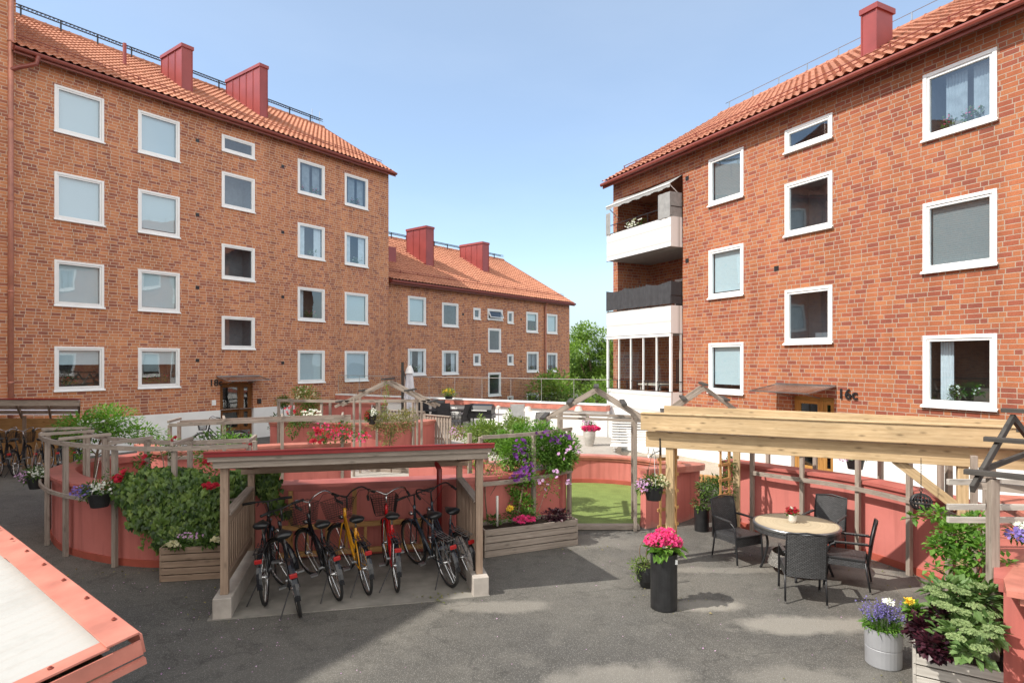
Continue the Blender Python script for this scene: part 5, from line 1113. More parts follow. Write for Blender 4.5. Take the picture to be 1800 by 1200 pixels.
# planter boxes
def pbox(label, a, b, dep, z1, mat='wood_grey', boards=4):
    a = Vector((*a, 0)); b = Vector((*b, 0)); d = (b - a).normalized(); n = Vector((-d.y, d.x, 0)); L = (b - a).length
    t_ = thing('planter_box', label, 'planter', a, math.atan2(d.y, d.x)); hh = z1 / boards
    for i in range(boards):
        z0 = i * hh + .004; m = MB()
        m.box(0, L, -.0, .028, z0, z0 + hh - .014); m.box(0, L, dep - .028, dep, z0, z0 + hh - .008); m.box(-.026, -.001, .0, dep, z0, z0 + hh - .008); m.box(L + .001, L + .026, 0, dep, z0, z0 + hh - .008); m.build('board', mat, t_, bevel=.003)
    m = MB(); m.box(.03, L - .03, .03, dep - .03, .02, z1 - .06); m.build('soil', 'soil', t_)
    return t_
pbox('grey board planter box under the ivy left of the bicycle shelter', (-5.07, 8.88), (-4.22, 9.04), .45, .50, boards=5, mat='wood_brown')
pbox('long grey board planter box under the purple clematis', (-.42, 9.98), (1.12, 10.66), .5, .46, boards=4)
pbox('pale board planter box full of sedum in the bottom right corner', (3.85, 5.85), (4.80, 5.25), .6, .42, mat='wood_pale', boards=4)
pbox('weathered planter box standing in the gap behind the bicycle shelter', (-4.1, 17.75), (-2.85, 17.45), .6, .45)
m = MB(); m.box(1.02, 2.42, 11.6, 11.78, .01, .09); tag(m.build('threshold_plank', 'wood_grey', bevel=.006), 'pale wooden threshold plank at the entrance to the green turf', 'plank')
m = MB(); m.prism([(-1.0, 8.2)] * 0 + [(3.3, 9.0), (3.31, 9.0), (3.31, 9.01)], 0, .001) if False else None

# climbers -------------------------------------------------------
def climber(name, label, cat, blobs, n, size, leafm, shape=0, asp=.6, stems=(), flowers=(), face=None, stemmat='bark', shell=.35):
    b0 = Vector(blobs[0][0]); t_ = thing(name, label, cat, (b0.x, b0.y, 0)); m = MB()
    for p, d in blob_pts(blobs, n, shell): m.leaf(p, size, (d + Vector(face)) if face else d, asp, shape)
    m.build('foliage', leafm, t_, world=True)
    if stems:
        m = MB()
        for s_ in stems: P = crom(s_[1], 5); m.tube(P, [s_[0] * (1 - .5 * i / len(P)) for i in range(len(P))], 6)
        m.build('stem', stemmat, t_, world=True)
    for fm, fb, fn, fs in flowers:
        m = MB()
        for p, d in blob_pts(fb, fn, .8): m.bloom(p, fs, 6)
        m.build('blossoms', fm, t_, world=True)
    return t_
def pb(px, py, Y, rx, rz, ry=.15): c = D(px, py, Y); return (c, (rx * Y / F, ry, rz * Y / F))
# ivy
iv = [pb(235, 868, 9.35, 34, 28), pb(290, 860, 9.25, 45, 30), pb(345, 865, 9.25, 45, 38), pb(255, 905, 9.3, 35, 30), pb(320, 915, 9.2, 55, 40), pb(370, 915, 9.2, 22, 50), pb(330, 945, 9.15, 42, 22), pb(285, 940, 9.2, 18, 20), pb(225, 845, 9.45, 25, 20), pb(300, 830, 9.6, 60, 10, .25)]
iv = [(c, (r_[0], r_[1] * .6, r_[2])) for c, r_ in iv]
climber('ivy', 'dense dark green ivy covering the red wall left of the bicycle shelter', 'climbing plant', iv, 3600, .095, 'leaf_ivy', 1, stems=[(.012, [D(300, 960, 9.3), D(320, 900, 9.3), D(350, 840, 9.4)])], face=(0, -.8, -.2))
climber('ivy', 'ivy hanging over the wall inside the left corner of the bicycle shelter', 'climbing plant', [pb(430, 845, 9.75, 45, 22), pb(470, 850, 9.8, 25, 28), pb(485, 885, 9.85, 15, 14), pb(400, 860, 9.7, 25, 35), pb(415, 895, 9.7, 15, 20), pb(502, 903, 9.85, 9, 6)], 1500, .085, 'leaf_ivy', 1, face=(0, -.8, -.2))
climber('trailing_plant', 'thin trailing shoots on the dark red wall left of the ivy', 'climbing plant', [pb(262, 935, 9.3, 14, 14, .04), pb(275, 960, 9.2, 12, 14, .04), pb(250, 955, 9.3, 7, 12, .04)], 60, .05, 'leaf_light', 1, stems=[(.003, [D(285, 925, 9.25), D(255, 945, 9.3), D(247, 965, 9.3)])])
climber('climbing_rose', 'climbing rose with dark red blooms above the ivy', 'climbing plant', [pb(205, 835, 9.7, 20, 14), pb(300, 790, 10.2, 22, 14), pb(365, 775, 10.4, 28, 16), pb(370, 840, 9.5, 22, 30), pb(255, 810, 10, 20, 15), pb(395, 760, 10.6, 15, 12), pb(240, 830, 9.7, 15, 12)], 700, .06, 'leaf_mid',
        stems=[(.010, [D(290, 840, 9.7), D(285, 800, 9.9), D(270, 775, 10)]), (.008, [D(290, 830, 9.7), D(320, 800, 10), D(370, 780, 10.3)]), (.008, [D(370, 870, 9.5), D(380, 800, 10), D(350, 770, 10.3)])],
        flowers=[('bloom_red', [pb(206, 840, 9.3, 7, 6, .06), pb(216, 829, 9.3, 4, 4, .05), pb(254, 814, 9.9, 3, 3, .05), pb(255, 802, 9.9, 3, 3, .04), pb(306, 771, 10.1, 3, 4, .04), pb(370, 853, 9.0, 13, 5, .05), pb(365, 812, 9.6, 3, 4, .04)], 130, .030)])
# bush left
climber('shrub', 'loose green shrub growing over the grey trellis at left', 'shrub', [pb(150, 750, 12, 55, 26, .5), pb(200, 740, 12, 45, 28, .5), pb(185, 722, 12.2, 20, 12, .3), pb(245, 762, 12, 45, 16, .4), pb(110, 762, 12, 26, 14, .4), pb(290, 775, 11.8, 25, 8, .3), pb(140, 790, 12, 20, 26, .3), pb(120, 740, 12, 16, 10, .3)], 3300, .065, 'leaf_fresh', stems=[(.03, [D(165, 870, 12), D(170, 800, 12), D(185, 750, 12)]), (.012, [D(170, 800, 12), D(230, 770, 12), D(290, 775, 11.8)]), (.012, [D(170, 800, 12), D(130, 760, 12), D(100, 755, 12)])])
# roses behind shelter
climber('climbing_rose', 'rose bush with crimson flowers behind the shelter roof', 'shrub', [pb(565, 765, 13.8, 30, 14, .2), pb(600, 758, 14, 25, 20, .2), pb(635, 765, 13.9, 14, 10, .2)], 900, .055, 'leaf_mid', flowers=[('bloom_pink', [pb(565, 755, 13.6, 20, 12, .1), pb(600, 762, 13.7, 22, 12, .1), pb(637, 768, 13.6, 14, 9, .1)], 62, .030), ('bloom_red', [pb(590, 758, 13.5, 34, 14, .1), pb(637, 768, 13.6, 14, 9, .1)], 60, .032), ('bloom_red', [pb(558, 757, 13.5, 5, 5, .05), pb(550, 775, 13.5, 6, 3, .05), pb(565, 775, 13.5, 4, 4, .05)], 40, .04)])
climber('climbing_rose', 'low rose with red blooms over the left end of the shelter roof', 'shrub', [pb(405, 772, 11.5, 28, 9, .2), pb(435, 775, 11.5, 10, 8, .2), pb(352, 800, 10.5, 10, 25, .1)], 500, .06, 'leaf_fresh', flowers=[('bloom_red', [pb(376, 778, 11.2, 5, 4, .05), pb(436, 782, 11.2, 8, 5, .06), pb(363, 812, 10.3, 4, 5, .04)], 45, .042)])
climber('rose_tree', 'small standard rose tree with pale blossoms by entrance 18c', 'tree', [pb(540, 700, 20, 22, 22, .35), pb(548, 715, 20, 22, 14, .35), pb(525, 690, 20, 14, 10, .3)], 1300, .07, 'leaf_light', stems=[(.025, [D(545, 770, 20), D(546, 735, 20), D(542, 705, 20)])], flowers=[('bloom_cream', [pb(535, 692, 19.8, 20, 14, .2)], 30, .04)])
climber('rose_tree', 'round clipped small tree standing left of the pale rose tree', 'tree', [pb(498, 706, 21, 14, 11, .28)], 900, .05, 'leaf_mid', stems=[(.02, [D(498, 760, 21), D(498, 712, 21)])])
climber('shrub', 'mixed shrub with white flowers under the pale rose tree', 'shrub', [pb(530, 735, 17.5, 28, 16, .3), pb(515, 752, 17.5, 12, 18, .3)], 900, .06, 'leaf_mid', flowers=[('bloom_white', [pb(545, 728, 17.3, 20, 10, .2)], 60, .035), ('bloom_red', [pb(518, 722, 17.3, 20, 8, .2)], 16, .045)])
climber('shrub', 'dry yellow-green honeysuckle on the grey trellis left of the picket fence', 'shrub', [pb(690, 745, 15.8, 38, 22, .25), pb(665, 740, 15.8, 22, 16, .25), pb(715, 735, 15.8, 20, 20, .25), pb(683, 772, 15.8, 14, 22, .2)], 2000, .055, 'leaf_dry', stems=[(.02, [D(688, 830, 15.6), D(684, 790, 15.7), D(690, 750, 15.8)])])
climber('climbing_plant', 'thin vine climbing a pole up to the left gabled frame', 'climbing plant', [pb(679, 690, 16.7, 5, 18, .07), pb(677, 718, 16.5, 6, 20, .07)], 160, .05, 'leaf_light', stems=[(.008, [D(677, 760, 16.5), D(679, 710, 16.5), D(680, 672, 16.9)])])
climber('shrub', 'bright yellow-green shrub at the terrace edge left of the clematis', 'shrub', [pb(860, 762, 13.4, 38, 20, .4), pb(905, 755, 13.4, 25, 22, .4), pb(830, 770, 13.4, 16, 10, .3), pb(885, 785, 13.2, 45, 16, .4), pb(893, 735, 13.4, 8, 14, .2), pb(845, 740, 13.4, 6, 14, .2), pb(850, 755, 12.6, 45, 16, .3), pb(915, 750, 12.6, 25, 18, .3)], 7000, .055, 'leaf_light')
climber('shrub', 'greyish green shrub with small pink buds next to the picket fence', 'shrub', [pb(805, 760, 15, 18, 12, .3)], 500, .05, 'leaf_dry', flowers=[('bloom_lilac', [pb(805, 758, 14.8, 16, 10, .2)], 50, .02)])
cl = [pb(925, 790, 11.2, 42, 30, .3), pb(965, 785, 11.4, 42, 32, .3), pb(990, 800, 11.4, 25, 26, .3), pb(895, 800, 11.2, 20, 30, .25), pb(925, 835, 11.0, 22, 22, .2), pb(905, 855, 10.9, 18, 20, .2), pb(920, 885, 10.8, 22, 18, .2), pb(975, 815, 11.3, 28, 14, .25), pb(915, 760, 11.6, 24, 16, .25), pb(990, 775, 11.6, 24, 16, .25), pb(950, 755, 11.5, 26, 16, .25), pb(880, 775, 11.5, 22, 18, .25), pb(1008, 790, 11.3, 12, 24, .2)]
climber('clematis', 'large purple flowering clematis climbing the trellis right of the shelter', 'climbing plant', cl, 11500, .055, 'leaf_fresh', flowers=[('bloom_purple', [pb(916, 790, 10.7, 14, 22, .1), pb(925, 820, 10.6, 16, 14, .1), pb(955, 762, 11, 12, 8, .1), pb(985, 772, 11, 20, 9, .1), pb(915, 838, 10.6, 20, 10, .1)], 110, .034), ('bloom_lilac', [pb(1000, 790, 10.9, 24, 20, .1), pb(975, 845, 10.8, 30, 18, .1)], 26, .035)],
        stems=[(.018, [D(905, 925, 10.6), D(915, 880, 10.7), D(925, 820, 11), D(935, 780, 11.2)]), (.015, [D(858, 925, 10.5), D(853, 870, 10.6), D(856, 840, 10.7), D(875, 800, 11)]), (.006, [D(940, 920, 10.6), D(960, 860, 10.9), D(980, 810, 11.3)])])
climber('shrub', 'sparse young shoots on the red wall between shelter post and clematis', 'shrub', [pb(840, 810, 10.8, 25, 20, .12), pb(870, 825, 10.8, 25, 20, .12), pb(965, 850, 10.9, 22, 30, .12)], 420, .045, 'leaf_fresh', stems=[(.006, [D(862, 870, 10.6), D(885, 830, 10.8), D(900, 790, 11)])])
climber('bedding_plant', 'pink flowers and dark purple leaves along the long planter box', 'plant', [pb(870, 912, 10.3, 20, 8, .12), pb(900, 905, 10.4, 15, 8, .12), pb(930, 905, 10.5, 20, 8, .12)], 500, .05, 'leaf_mid', flowers=[('bloom_pink', [pb(922, 912, 10.3, 20, 6, .08)], 70, .026), ('bloom_yellow', [pb(897, 893, 10.3, 6, 4, .05)], 18, .026)])
climber('bedding_plant', 'dark purple leaved plant at the right end of the long planter box', 'plant', [pb(978, 905, 10.65, 26, 10, .16)], 420, .05, 'leaf_purple', asp=.9)
climber('bedding_plant', 'low white-edged plants in the planter box under the ivy', 'plant', [pb(310, 957, 8.95, 22, 7, .12), pb(365, 953, 9.0, 18, 8, .12)], 280, .06, 'leaf_mid', flowers=[('bloom_cream', [pb(305, 957, 8.85, 14, 5, .06), pb(378, 948, 8.9, 8, 5, .05)], 34, .032), ('bloom_lilac', [pb(335, 942, 8.9, 26, 6, .06)], 34, .018)])
# right climber + sedum
climber('climbing_plant', 'fresh green climbing plant on the posts right of the table', 'climbing plant', [pb(1650, 905, 7.3, 22, 12, .15), pb(1610, 908, 7.4, 22, 5, .08), pb(1680, 940, 7.0, 35, 26, .18), pb(1715, 925, 6.8, 22, 22, .15), pb(1655, 960, 7.0, 24, 16, .15), pb(1725, 970, 6.6, 16, 30, .12), pb(1690, 990, 6.7, 22, 24, .15), pb(1640, 1000, 6.9, 14, 10, .1), pb(1705, 1030, 6.5, 26, 20, .15)], 1050, .075, 'leaf_fresh', asp=.75,
        stems=[(.014, [D(1700, 1120, 6.3), D(1705, 1040, 6.5), D(1690, 960, 6.9), D(1650, 905, 7.3), D(1585, 912, 7.4)]), (.009, [D(1700, 1080, 6.4), D(1660, 1010, 6.8), D(1625, 985, 6.9)]), (.01, [D(1705, 1060, 6.5), D(1725, 980, 6.6), D(1722, 920, 6.8)]), (.006, [D(1715, 1040, 6.3), D(1745, 1000, 6.1), D(1778, 985, 6.0)])])
climber('climbing_plant', 'single green shoot reaching over the red cap at the right edge', 'climbing plant', [pb(1768, 992, 5.9, 10, 14, .05)], 26, .06, 'leaf_fresh', stems=[(.004, [D(1745, 1000, 6.0), D(1765, 985, 5.9)])])
sd_ = [(D(px, py, Y), (rx * Y / F, .12, rz * Y / F)) for px, py, Y, rx, rz in [(1665, 1040, 6.0, 40, 18), (1660, 1075, 5.85, 35, 18), (1700, 1060, 5.9, 35, 25), (1730, 1050, 5.8, 25, 25), (1690, 1110, 5.6, 35, 22), (1730, 1110, 5.5, 30, 25), (1710, 1145, 5.35, 30, 16), (1665, 1120, 5.6, 22, 15)]]
sdm = climber('sedum', 'large pale green sedum with flat flower heads filling the corner planter box', 'plant', sd_, 850, .10, 'leaf_sedum', asp=.7)
m = MB()
for (px, py, Y) in [(1665, 1030, 5.8), (1690, 1040, 5.7), (1650, 1045, 5.8), (1720, 1030, 5.75), (1668, 1068, 5.6), (1690, 1075, 5.6), (1715, 1065, 5.6), (1738, 1080, 5.5), (1690, 1095, 5.4), (1705, 1110, 5.3), (1735, 1115, 5.3), (1680, 1120, 5.3), (1725, 1140, 5.2), (1655, 1062, 5.7), (1640, 1035, 5.9), (1745, 1105, 5.3)]:
    c = D(px, py, Y)
    for _ in range(130): a_ = U(0, 6.28); r_ = .075 * math.sqrt(U(0, 1)); m.bloom(c + Vector((r_ * math.cos(a_), r_ * math.sin(a_), .02 * math.cos(r_ * 20) + U(-.006, .006))), .011, 4)
m.build('blossoms', 'bloom_head', sdm, world=True)
climber('heuchera', 'dark purple leaved heuchera at the left end of the corner planter box', 'plant', [pb(1625, 1105, 5.85, 26, 24, .16), pb(1640, 1135, 5.6, 26, 20, .16), pb(1610, 1080, 6.0, 16, 10, .12), pb(1650, 1080, 5.8, 14, 12, .1)], 900, .058, 'leaf_purple', asp=1.0)
climber('bedding_plant', 'yellow pansy and bright green leaves between the zinc tub and the sedum', 'plant', [pb(1608, 1072, 6.0, 14, 12, .1)], 130, .06, 'leaf_fresh', flowers=[('bloom_yellow', [pb(1597, 1056, 6.0, 6, 4, .03)], 9, .032)], stems=[(.002, [D(1640, 1100, 5.9), D(1625, 1040, 6.0), D(1598, 995, 6.1)]), (.002, [D(1630, 1090, 5.9), D(1600, 1060, 6.0), D(1572, 1030, 6.1)])])
climber('leaf_haze', 'reddish airy grass heads rising above the heuchera', 'plant', [pb(1605, 1000, 6.2, 14, 22, .05), pb(1618, 1020, 6.1, 10, 24, .05)], 90, .018, 'leaf_purple', stems=[(.002, [D(1640, 1080, 5.9), D(1612, 1020, 6.1), D(1605, 985, 6.2)])]) if False else None
climber('lobelia', 'violet and white lobelia on the red cap at the right edge', 'plant', [pb(1795, 938, 5.9, 22, 14, .12)], 120, .05, 'leaf_mid', flowers=[('bloom_violet', [pb(1792, 940, 5.8, 20, 12, .1)], 80, .018), ('bloom_white', [pb(1798, 925, 5.8, 10, 8, .08)], 30, .018)])
# pots near pergola back post
potted('planter', 'dark tall pot with glossy climber behind the left armchair', 'planter', (3.80, 11.2, 0), [(0, 0), (.15, 0), (.15, .62), (.16, .63), (.14, .63), (.14, .58)], 'pot_black', 'leaf_mid', [((0, 0, .85), (.26, .2, .28)), ((.15, 0, 1.25), (.12, .1, .25)), ((-.2, 0, .95), (.22, .12, .08))], 900, .06, soil=(.14, .6))
potted('planter', 'low dark pot with green leaves half hidden by the left armchair', 'planter', (3.58, 11.6, 0), [(0, 0), (.13, 0), (.14, .42), (.12, .42), (.12, .38)], 'pot_black', 'leaf_ivy', [((0, 0, .5), (.18, .15, .14)), ((0.05, 0, .8), (.15, .15, .2))], 500, .06, soil=(.12, .4))
q = D(1518, 835, 10.75); potted('planter', 'black pot of white flowers on the curved red wall by entrance 16c', 'planter', (q.x + .05, q.y + .35, 1.25), [(0, 0), (.12, 0), (.15, .16), (.155, .17), (.13, .17), (.13, .13)], 'pot_black', 'leaf_silver', [((0, 0, .23), (.2, .15, .1))], 400, .045, flowers=[('bloom_white', [((0, 0, .27), (.2, .14, .09))], 70, .018), ('bloom_lilac', [((-.2, 0, .2), (.12, .08, .06))], 30, .018)])
q = G(1036, 783, .5); potted('planter', 'tall pale stone vase with magenta flowers in front of the white wall', 'planter', (q.x, q.y, .5), [(0, 0), (.12, 0), (.13, .02), (.19, .28), (.20, .42), (.185, .48), (.165, .48), (.17, .42)], 'pot_stone', 'leaf_mid', [((0, 0, .6), (.25, .2, .16)), ((-.02, 0, .8), (.16, .12, .12))], 350, .06, flowers=[('bloom_pink', [((.03, -.1, .56), (.3, .1, .10))], 110, .045), ('bloom_lilac', [((-.05, -.05, .8), (.2, .12, .12))], 40, .03)])
potted('planter', 'grey pot with dark shrub beside the bicycle at entrance 18c', 'planter', (-8.9, 23.3, 0), [(0, 0), (.2, 0), (.26, .5), (.22, .5)], 'pot_stone', 'leaf_ivy', [((0, 0, .85), (.3, .3, .35))], 500, .09)
potted('planter', 'tall tapered grey planter with grasses right of entrance 18c', 'planter', (-7.2, 22.7, 0), [(0, 0), (.16, 0), (.27, .85), (.24, .85), (.24, .8)], 'concrete', 'leaf_silver', [((0, 0, 1.0), (.35, .3, .18))], 450, .08)
q = D(563, 738, 26); potted('planter', 'small yellow potted flower on top of the white terrace wall', 'planter', (D(792, 705, 25.7).x, 25.0, 1.65), [(0, 0), (.14, 0), (.17, .12), (.14, .12)], 'pot_black', 'leaf_light', [((0, 0, .25), (.3, .2, .16))], 200, .09, flowers=[('bloom_yellow', [((0, 0, .3), (.25, .15, .1))], 20, .05)])
# small glass rain gauge in planter
q = D(874, 880, 10.25); m = MB(); m.tube([(q.x, q.y, .45), (q.x, q.y, .95)], .022, 8); tag(m.build('rain_gauge', 'glaze', smooth=True), 'small clear rain gauge standing in the long planter box', 'rain gauge')

# ---------------------------------------------------------------- terrace things
def fence(a, b, z0, z1, label):
    a = Vector((*a, 0)); b = Vector((*b, 0)); t_ = thing('picket_fence', label, 'fence', (a.x, a.y, z0)); n = int((b - a).length / .13)
    for i in range(n + 1): p = a.lerp(b, i / n); m = MB(); m.bar(p + z_(z0 + .03), p + z_(z1), .085, .022, (b - a).normalized().cross(Vector((0, 0, 1)))); m.build('picket', 'wood_grey', t_, world=True)
    m = MB()
    for z in (z0 + .2, z1 - .15): m.bar(a + z_(z) + Vector((0, .04, 0)), b + z_(z) + Vector((0, .04, 0)), .04, .07)
    m.bar(a + z_(z1 + .02), b + z_(z1 + .02), .10, .03); m.build('rail', 'wood_grey', t_, world=True)
fence((-2.85, 20.2), (-1.95, 19.4), .5, 1.42, 'short slatted timber fence in front of the black terrace chairs')
fence((-7.2, 22.9), (-4.3, 21.0), .6, 1.62, 'long slatted timber fence left of the dry honeysuckle')
fence((-4.3, 21.0), (-2.9, 20.3), .5, 1.5, 'slatted timber fence behind the dry honeysuckle')
def gchair(label, loc, rz, mat='fabric_dark', fr='black_metal'):
    c = thing('garden_chair', label, 'chair', loc, rz, 'black garden chairs on the terrace' if mat == 'fabric_dark' else None)
    m = MB(); m.box(-.24, .24, -.24, .24, .42, .45); m.build('seat', mat, c)
    m = MB(); m.face([(-.24, -.24, .45), (.24, -.24, .45), (.24, -.42, 1.08), (-.24, -.42, 1.08)]); m.face([(.24, -.26, .45), (-.24, -.26, .45), (-.24, -.44, 1.08), (.24, -.44, 1.08)]); m.build('backrest', mat, c)
    for s_ in (-1, 1):
        m = MB(); m.tube([(.26 * s_, -.44, 1.09), (.26 * s_, -.25, .45), (.26 * s_, -.22, 0)], .016, 6); m.build('leg', fr, c)
        m = MB(); m.tube([(.26 * s_, .25, 0), (.26 * s_, .25, .66), (.26 * s_, -.3, .66)], .016, 6); m.build('leg', fr, c)
    return c
for i, (px, Y, rz, lb) in enumerate([(742, 25.2, 10, 'leftmost black garden chair, behind the closed parasol'), (766, 25.0, 170, 'second black garden chair from the left at the terrace table'), (785, 24.0, -12, 'third black garden chair from the left at the terrace table'), (808, 23.2, 60, 'rightmost black garden chair, side-on next to the short picket fence')]):
    q = D(px, 700, Y); gchair(lb, (q.x, q.y, .5), R(rz))
m = MB(); q = D(775, 700, 24.7); m.box(q.x - .95, q.x + .95, 24.3, 25.1, 1.2, 1.24)
for dx in (-.85, .85): m.box(q.x + dx - .03, q.x + dx + .03, 24.65, 24.75, .5, 1.199)
tag(m.build('garden_table', 'black_metal'), 'black garden table between the black terrace chairs', 'table')
gchair('tall grey folded lounge chair against the white wall right of the barbecue', (D(910, 700, 22.6).x, 22.6, .5), R(180), 'fabric_grey', 'steel')
rattan_chair('light grey wicker armchair against the white wall', (D(956, 700, 20.6).x, 20.6, .5), (.1, -1), None, 'rattan_grey', 'steel')
bq = thing('barbecue', 'black gas barbecue with closed lid on the terrace', 'barbecue', (D(847, 700, 23.2).x, 23.2, .5), R(-15))
m = MB(); pr = [(-.42, .70), (-.42, .86), (-.36, 1.02), (-.2, 1.12), (.2, 1.12), (.36, 1.02), (.42, .86), (.42, .70)]
for a_, b_ in zip(pr[:-1], pr[1:]): pass
m.lathe([(.0, 0)], n=3) if False else None
sec = [(-.26, .72), (-.27, .88), (-.18, 1.02), (.0, 1.08), (.18, 1.02), (.26, .88), (.26, .72)]
for a_, b_ in zip(sec[:-1], sec[1:]): m.face([(-.45, a_[0], a_[1]), (.45, a_[0], a_[1]), (.45, b_[0], b_[1]), (-.45, b_[0], b_[1])])
for x in (-.45, .45): m.face([(x, p[0], p[1]) for p in sec])
m.build('lid', 'black_plastic', bq)
m = MB(); m.box(-.47, .47, -.28, .28, .55, .72); m.build('firebox', 'black_metal', bq)
m = MB(); m.box(.47, .85, -.22, .22, .68, .71); m.box(-.85, -.47, -.22, .22, .68, .71); m.build('side_shelf', 'steel', bq)
m = MB(); m.tube([(-.3, -.33, .85), (.3, -.33, .85)], .015, 6); m.build('handle', 'chrome', bq)
for x in (-.4, .4):
    for y in (-.2, .2): m = MB(); m.box(x - .02, x + .02, y - .02, y + .02, 0, .55); m.build('leg', 'black_metal', bq)
# lamps
for px, Y, lb in ((928, 22.9, 'small grey wall lamp on the white wall left of the wicker armchair'), (1017, 22.2, 'small round white wall lamp near the right end of the white wall')):
    q = D(px, 722, Y); m = MB(); m.lathe([(0, 0), (.16, 0), (.10, .16), (0, .18)], (q.x, q.y, q.z), n=14); tag(m.build('wall_lamp', 'glaze'), lb, 'lamp')
q = D(876, 720, 22.5); t_ = thing('garden_lamp', 'thin pole lamp with small round head right of the barbecue', 'lamp', (q.x, q.y, .5)); m = MB(); m.tube([(0, 0, 0), (0, 0, .95)], .015, 6); m.build('pole', 'steel', t_); m = MB(); m.lathe([(0, .94), (.08, .95), (.08, 1.04), (0, 1.07)], n=12); m.build('lamp_head', 'glaze', t_)
# parasol
q = G(720, 757, .5); pr_ = thing('parasol', 'closed off-white parasol on the terrace', 'parasol', (q.x, q.y, .5))
m = MB(); m.tube([(0, 0, 0), (0, 0, 2.55)], .025, 8); m.build('pole', 'black_metal', pr_)
m = MB(); n = 24; prof = [(.09, .75), (.17, .95), (.16, 1.5), (.11, 2.15), (.09, 2.25)]
for i in range(len(prof) - 1):
    for k in range(n):
        a0, a1 = 6.283 * k / n, 6.283 * (k + 1) / n; f_ = lambda r, a: r * (1 + .25 * math.sin(a * 8)); (r0, z0), (r1, z1) = prof[i], prof[i + 1]
        m.face([(f_(r0, a0) * math.cos(a0), f_(r0, a0) * math.sin(a0), z0), (f_(r0, a1) * math.cos(a1), f_(r0, a1) * math.sin(a1), z0), (f_(r1, a1) * math.cos(a1), f_(r1, a1) * math.sin(a1), z1), (f_(r1, a0) * math.cos(a0), f_(r1, a0) * math.sin(a0), z1)])
m.build('canopy', 'fabric_white', pr_)
m = MB(); m.lathe([(.17, 2.22), (.13, 2.38), (.06, 2.52), (0, 2.55)], n=16); m.build('canopy_top', 'white_paint', pr_)
m = MB(); m.bar((-.3, .15, 0), (-.3, .15, 2.65), .09, .09); m.build('mast', 'wood_dark', pr_); m = MB(); m.bar((-.25, .12, 2.3), (-.02, 0, 1.5), .04, .04); m.build('arm', 'wood_dark', pr_)
# white bench
bn = thing('garden_bench', 'white slatted garden bench in front of the white balcony base', 'bench', (D(1110, 700, 18.6).x, 18.6, .5 - .2), R(-12))
for i in range(9): t = i / 8; m = MB(); m.bar((-.62, .15 + t * .30, .35 + t * .62), (.62, .15 + t * .30, .35 + t * .62), .02, .06, (0, -.8, .5)); m.build('back_slat', 'white_paint', bn)
for i in range(5): m = MB(); m.bar((-.62, -.35 + i * .11, .36), (.62, -.35 + i * .11, .36), .09, .022); m.build('seat_slat', 'white_paint', bn)
for x in (-.5, .5): m = MB(); m.bar((x, -.38, .34), (x, .2, .34), .04, .09); m.bar((x, -.30, 0), (x, -.05, .34), .04, .12, (0, 1, 0)); m.bar((x, .35, 0), (x, .05, .34), .04, .12, (0, 1, 0)); m.build('leg', 'white_paint', bn)

# ---------------------------------------------------------------- foreground lean-to roof
E0 = Vector((-1.79, 2.88, 1.9)); a_d = Vector((-.764, .645, 0)); b_d = Vector((-.645, -.764, -.18)).normalized(); nn_ = a_d.cross(b_d); nn_ = nn_ if nn_.z > 0 else -nn_
st_ = thing('storage_shed', 'low shed with white corrugated roof and coral red flashing, bottom left corner', 'shed', (E0.x, E0.y, 0))
m = MB(); L = 6.2; Wd = 2.6; n = int(L / .018); i0 = 0; vs_ = []
for i in range(n + 1):
    h_ = .005 * math.sin(i * .018 * 2 * math.pi / .11); p = E0 + a_d * (i * .018 + .06) + nn_ * (h_ - .03); m.v.append(tuple(p + b_d * .05)); m.v.append(tuple(p + b_d * Wd))
for i in range(n): m.f.append((2 * i, 2 * i + 1, 2 * i + 3, 2 * i + 2)); m.uv.append([(i * .018, 0), (i * .018, Wd), (i * .018 + .018, Wd), (i * .018 + .018, 0)])
rf_ = m.build('roof', 'roof_sheet', st_, world=True) if 'roof_sheet' in M else None
t = NT('roof_sheet'); co = t.co(); col = t.mix(t.ramp(t.noise(co, 2.2, 6, .7), [(.5, 0.), (.75, .5)]), (.40, .395, .375), (.26, .25, .225)); t.bump(t.noise(co, 60, 3), .1, .003); t.out(col, .6)
rf_ = m.build('roof', 'roof_sheet', st_, world=True)
def fl(p0, p1, w0, w1, t0=0, nm='flashing', th=.012, lift=.012):
    m = MB(); dd = (p1 - p0).normalized(); x = dd.cross(nn_).normalized()
    m.bar((p0 + p1) / 2 - dd * (p1 - p0).length / 2 + nn_ * lift + x * t0, (p0 + p1) / 2 + dd * (p1 - p0).length / 2 + nn_ * lift + x * t0, w0, th, nn_); return m.build(nm, 'orange_cap', st_, world=True, bevel=.003)
q0 = E0 + b_d * .035; fl(q0 - a_d * .03, q0 + a_d * 2.0, .135, 0, 0, lift=.02); fl(q0 + a_d * 1.98, q0 + a_d * L, .135, 0, 0, lift=.008)
q1 = E0 + a_d * .03 + b_d * .09; fl(q1, q1 + b_d * Wd, .10, 0, 0, lift=.006)
m = MB(); m.bar(E0 - a_d * .03 - nn_ * .05 - b_d * .03, E0 - a_d * .03 + b_d * Wd - nn_ * .05, .012, .07, nn_); m.bar(E0 - b_d * .045 - nn_ * .05, E0 - b_d * .045 + a_d * L - nn_ * .05, .012, .09, nn_)
m.bar(E0 - a_d * .045 - nn_ * .11 - b_d * .03, E0 - a_d * .045 + b_d * Wd - nn_ * .11, .03, .03, nn_); m.build('edge_trim', 'orange_cap', st_, world=True)
m = MB()
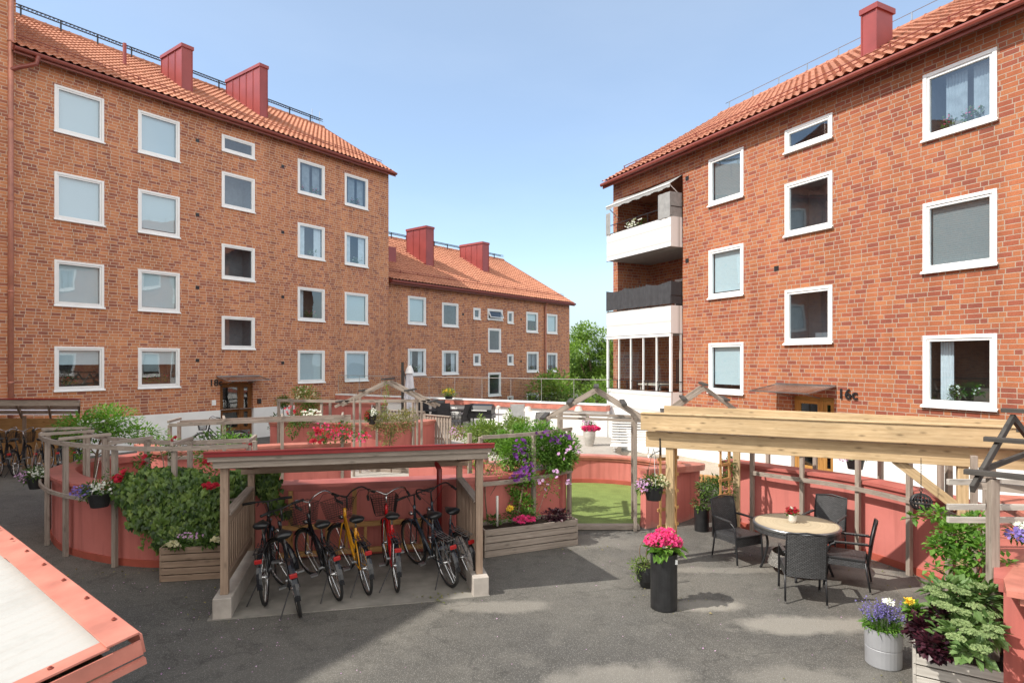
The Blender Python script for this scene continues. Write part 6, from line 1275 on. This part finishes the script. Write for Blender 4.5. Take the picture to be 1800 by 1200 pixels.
for k in range(10):
    p = E0 + a_d * (.22 + k * .42) + b_d * (-.005) + nn_ * .03; m.lathe([(.012, 0), (.012, .004), (.006, .005), (.006, .010), (0, .011)], p, n=8)
for k in range(5): p = E0 + a_d * .04 + b_d * (.3 + k * .45) + nn_ * .014; m.lathe([(.012, 0), (.012, .004), (.006, .005), (.006, .010), (0, .011)], p, n=8)
m.build('screw', 'gutter', st_, world=True)
m = MB(); k1 = E0 + a_d * .08 + b_d * .05; bx = [k1, k1 + a_d * (L - .2), k1 + a_d * (L - .2) + b_d * (Wd - .2), k1 + b_d * (Wd - .2)]
for i in range(4):
    a_, b_ = bx[i], bx[(i + 1) % 4]; m.face([(a_.x, a_.y, 0), (b_.x, b_.y, 0), (b_.x, b_.y, b_.z - .12), (a_.x, a_.y, a_.z - .12)], [(0, 0), (0, (b_ - a_).length), (1.8, (b_ - a_).length), (1.8, 0)])
m.build('wall', 'wood_brown', st_, world=True)

m = MB(); sa_ = E0 + a_d * 2.05 + b_d * .17 - nn_ * .018; m.bar(sa_, sa_ + b_d * 2.3, .006, .006, nn_); m.build('roof_seam', 'black_metal', st_, world=True)
m = MB()
for _ in range(260):
    c_ = random.choice([(-3.3, 9.5, .5, .12), (-1.2, 10.1, .35, .12), (-4.0, 7.9, .3, .25), (-5.6, 9.2, .5, .12), (-.9, 8.3, .2, .15), (1.2, 10.5, .5, .1), (5.5, 9.4, .3, .5), (3.9, 5.9, .4, .2), (2.1, 8.2, .3, .2)])
    m.leaf((random.gauss(c_[0], c_[2]), random.gauss(c_[1], c_[3]), .018), U(.02, .05), (U(-1, 1), U(-1, 1), .1), .6)
tag(m.build('leaf_litter', 'leaf_dry'), 'dry brown leaves gathered along wall bases and in the bicycle shelter', 'leaves', kind='stuff')
# fallen petals
m = MB()
for _ in range(420):
    r_ = random.random(); x, y = (U(-6, -2.6), U(5.5, 8.9)) if r_ < .55 else (U(-3, 5), U(5, 11)); m.leaf((x, y, .004), .018, (U(-1, 1), U(-1, 1), .05), .8)
tag(m.build('fallen_petals', 'bloom_lilac'), 'tiny fallen petals scattered on the asphalt', 'petals', kind='stuff')
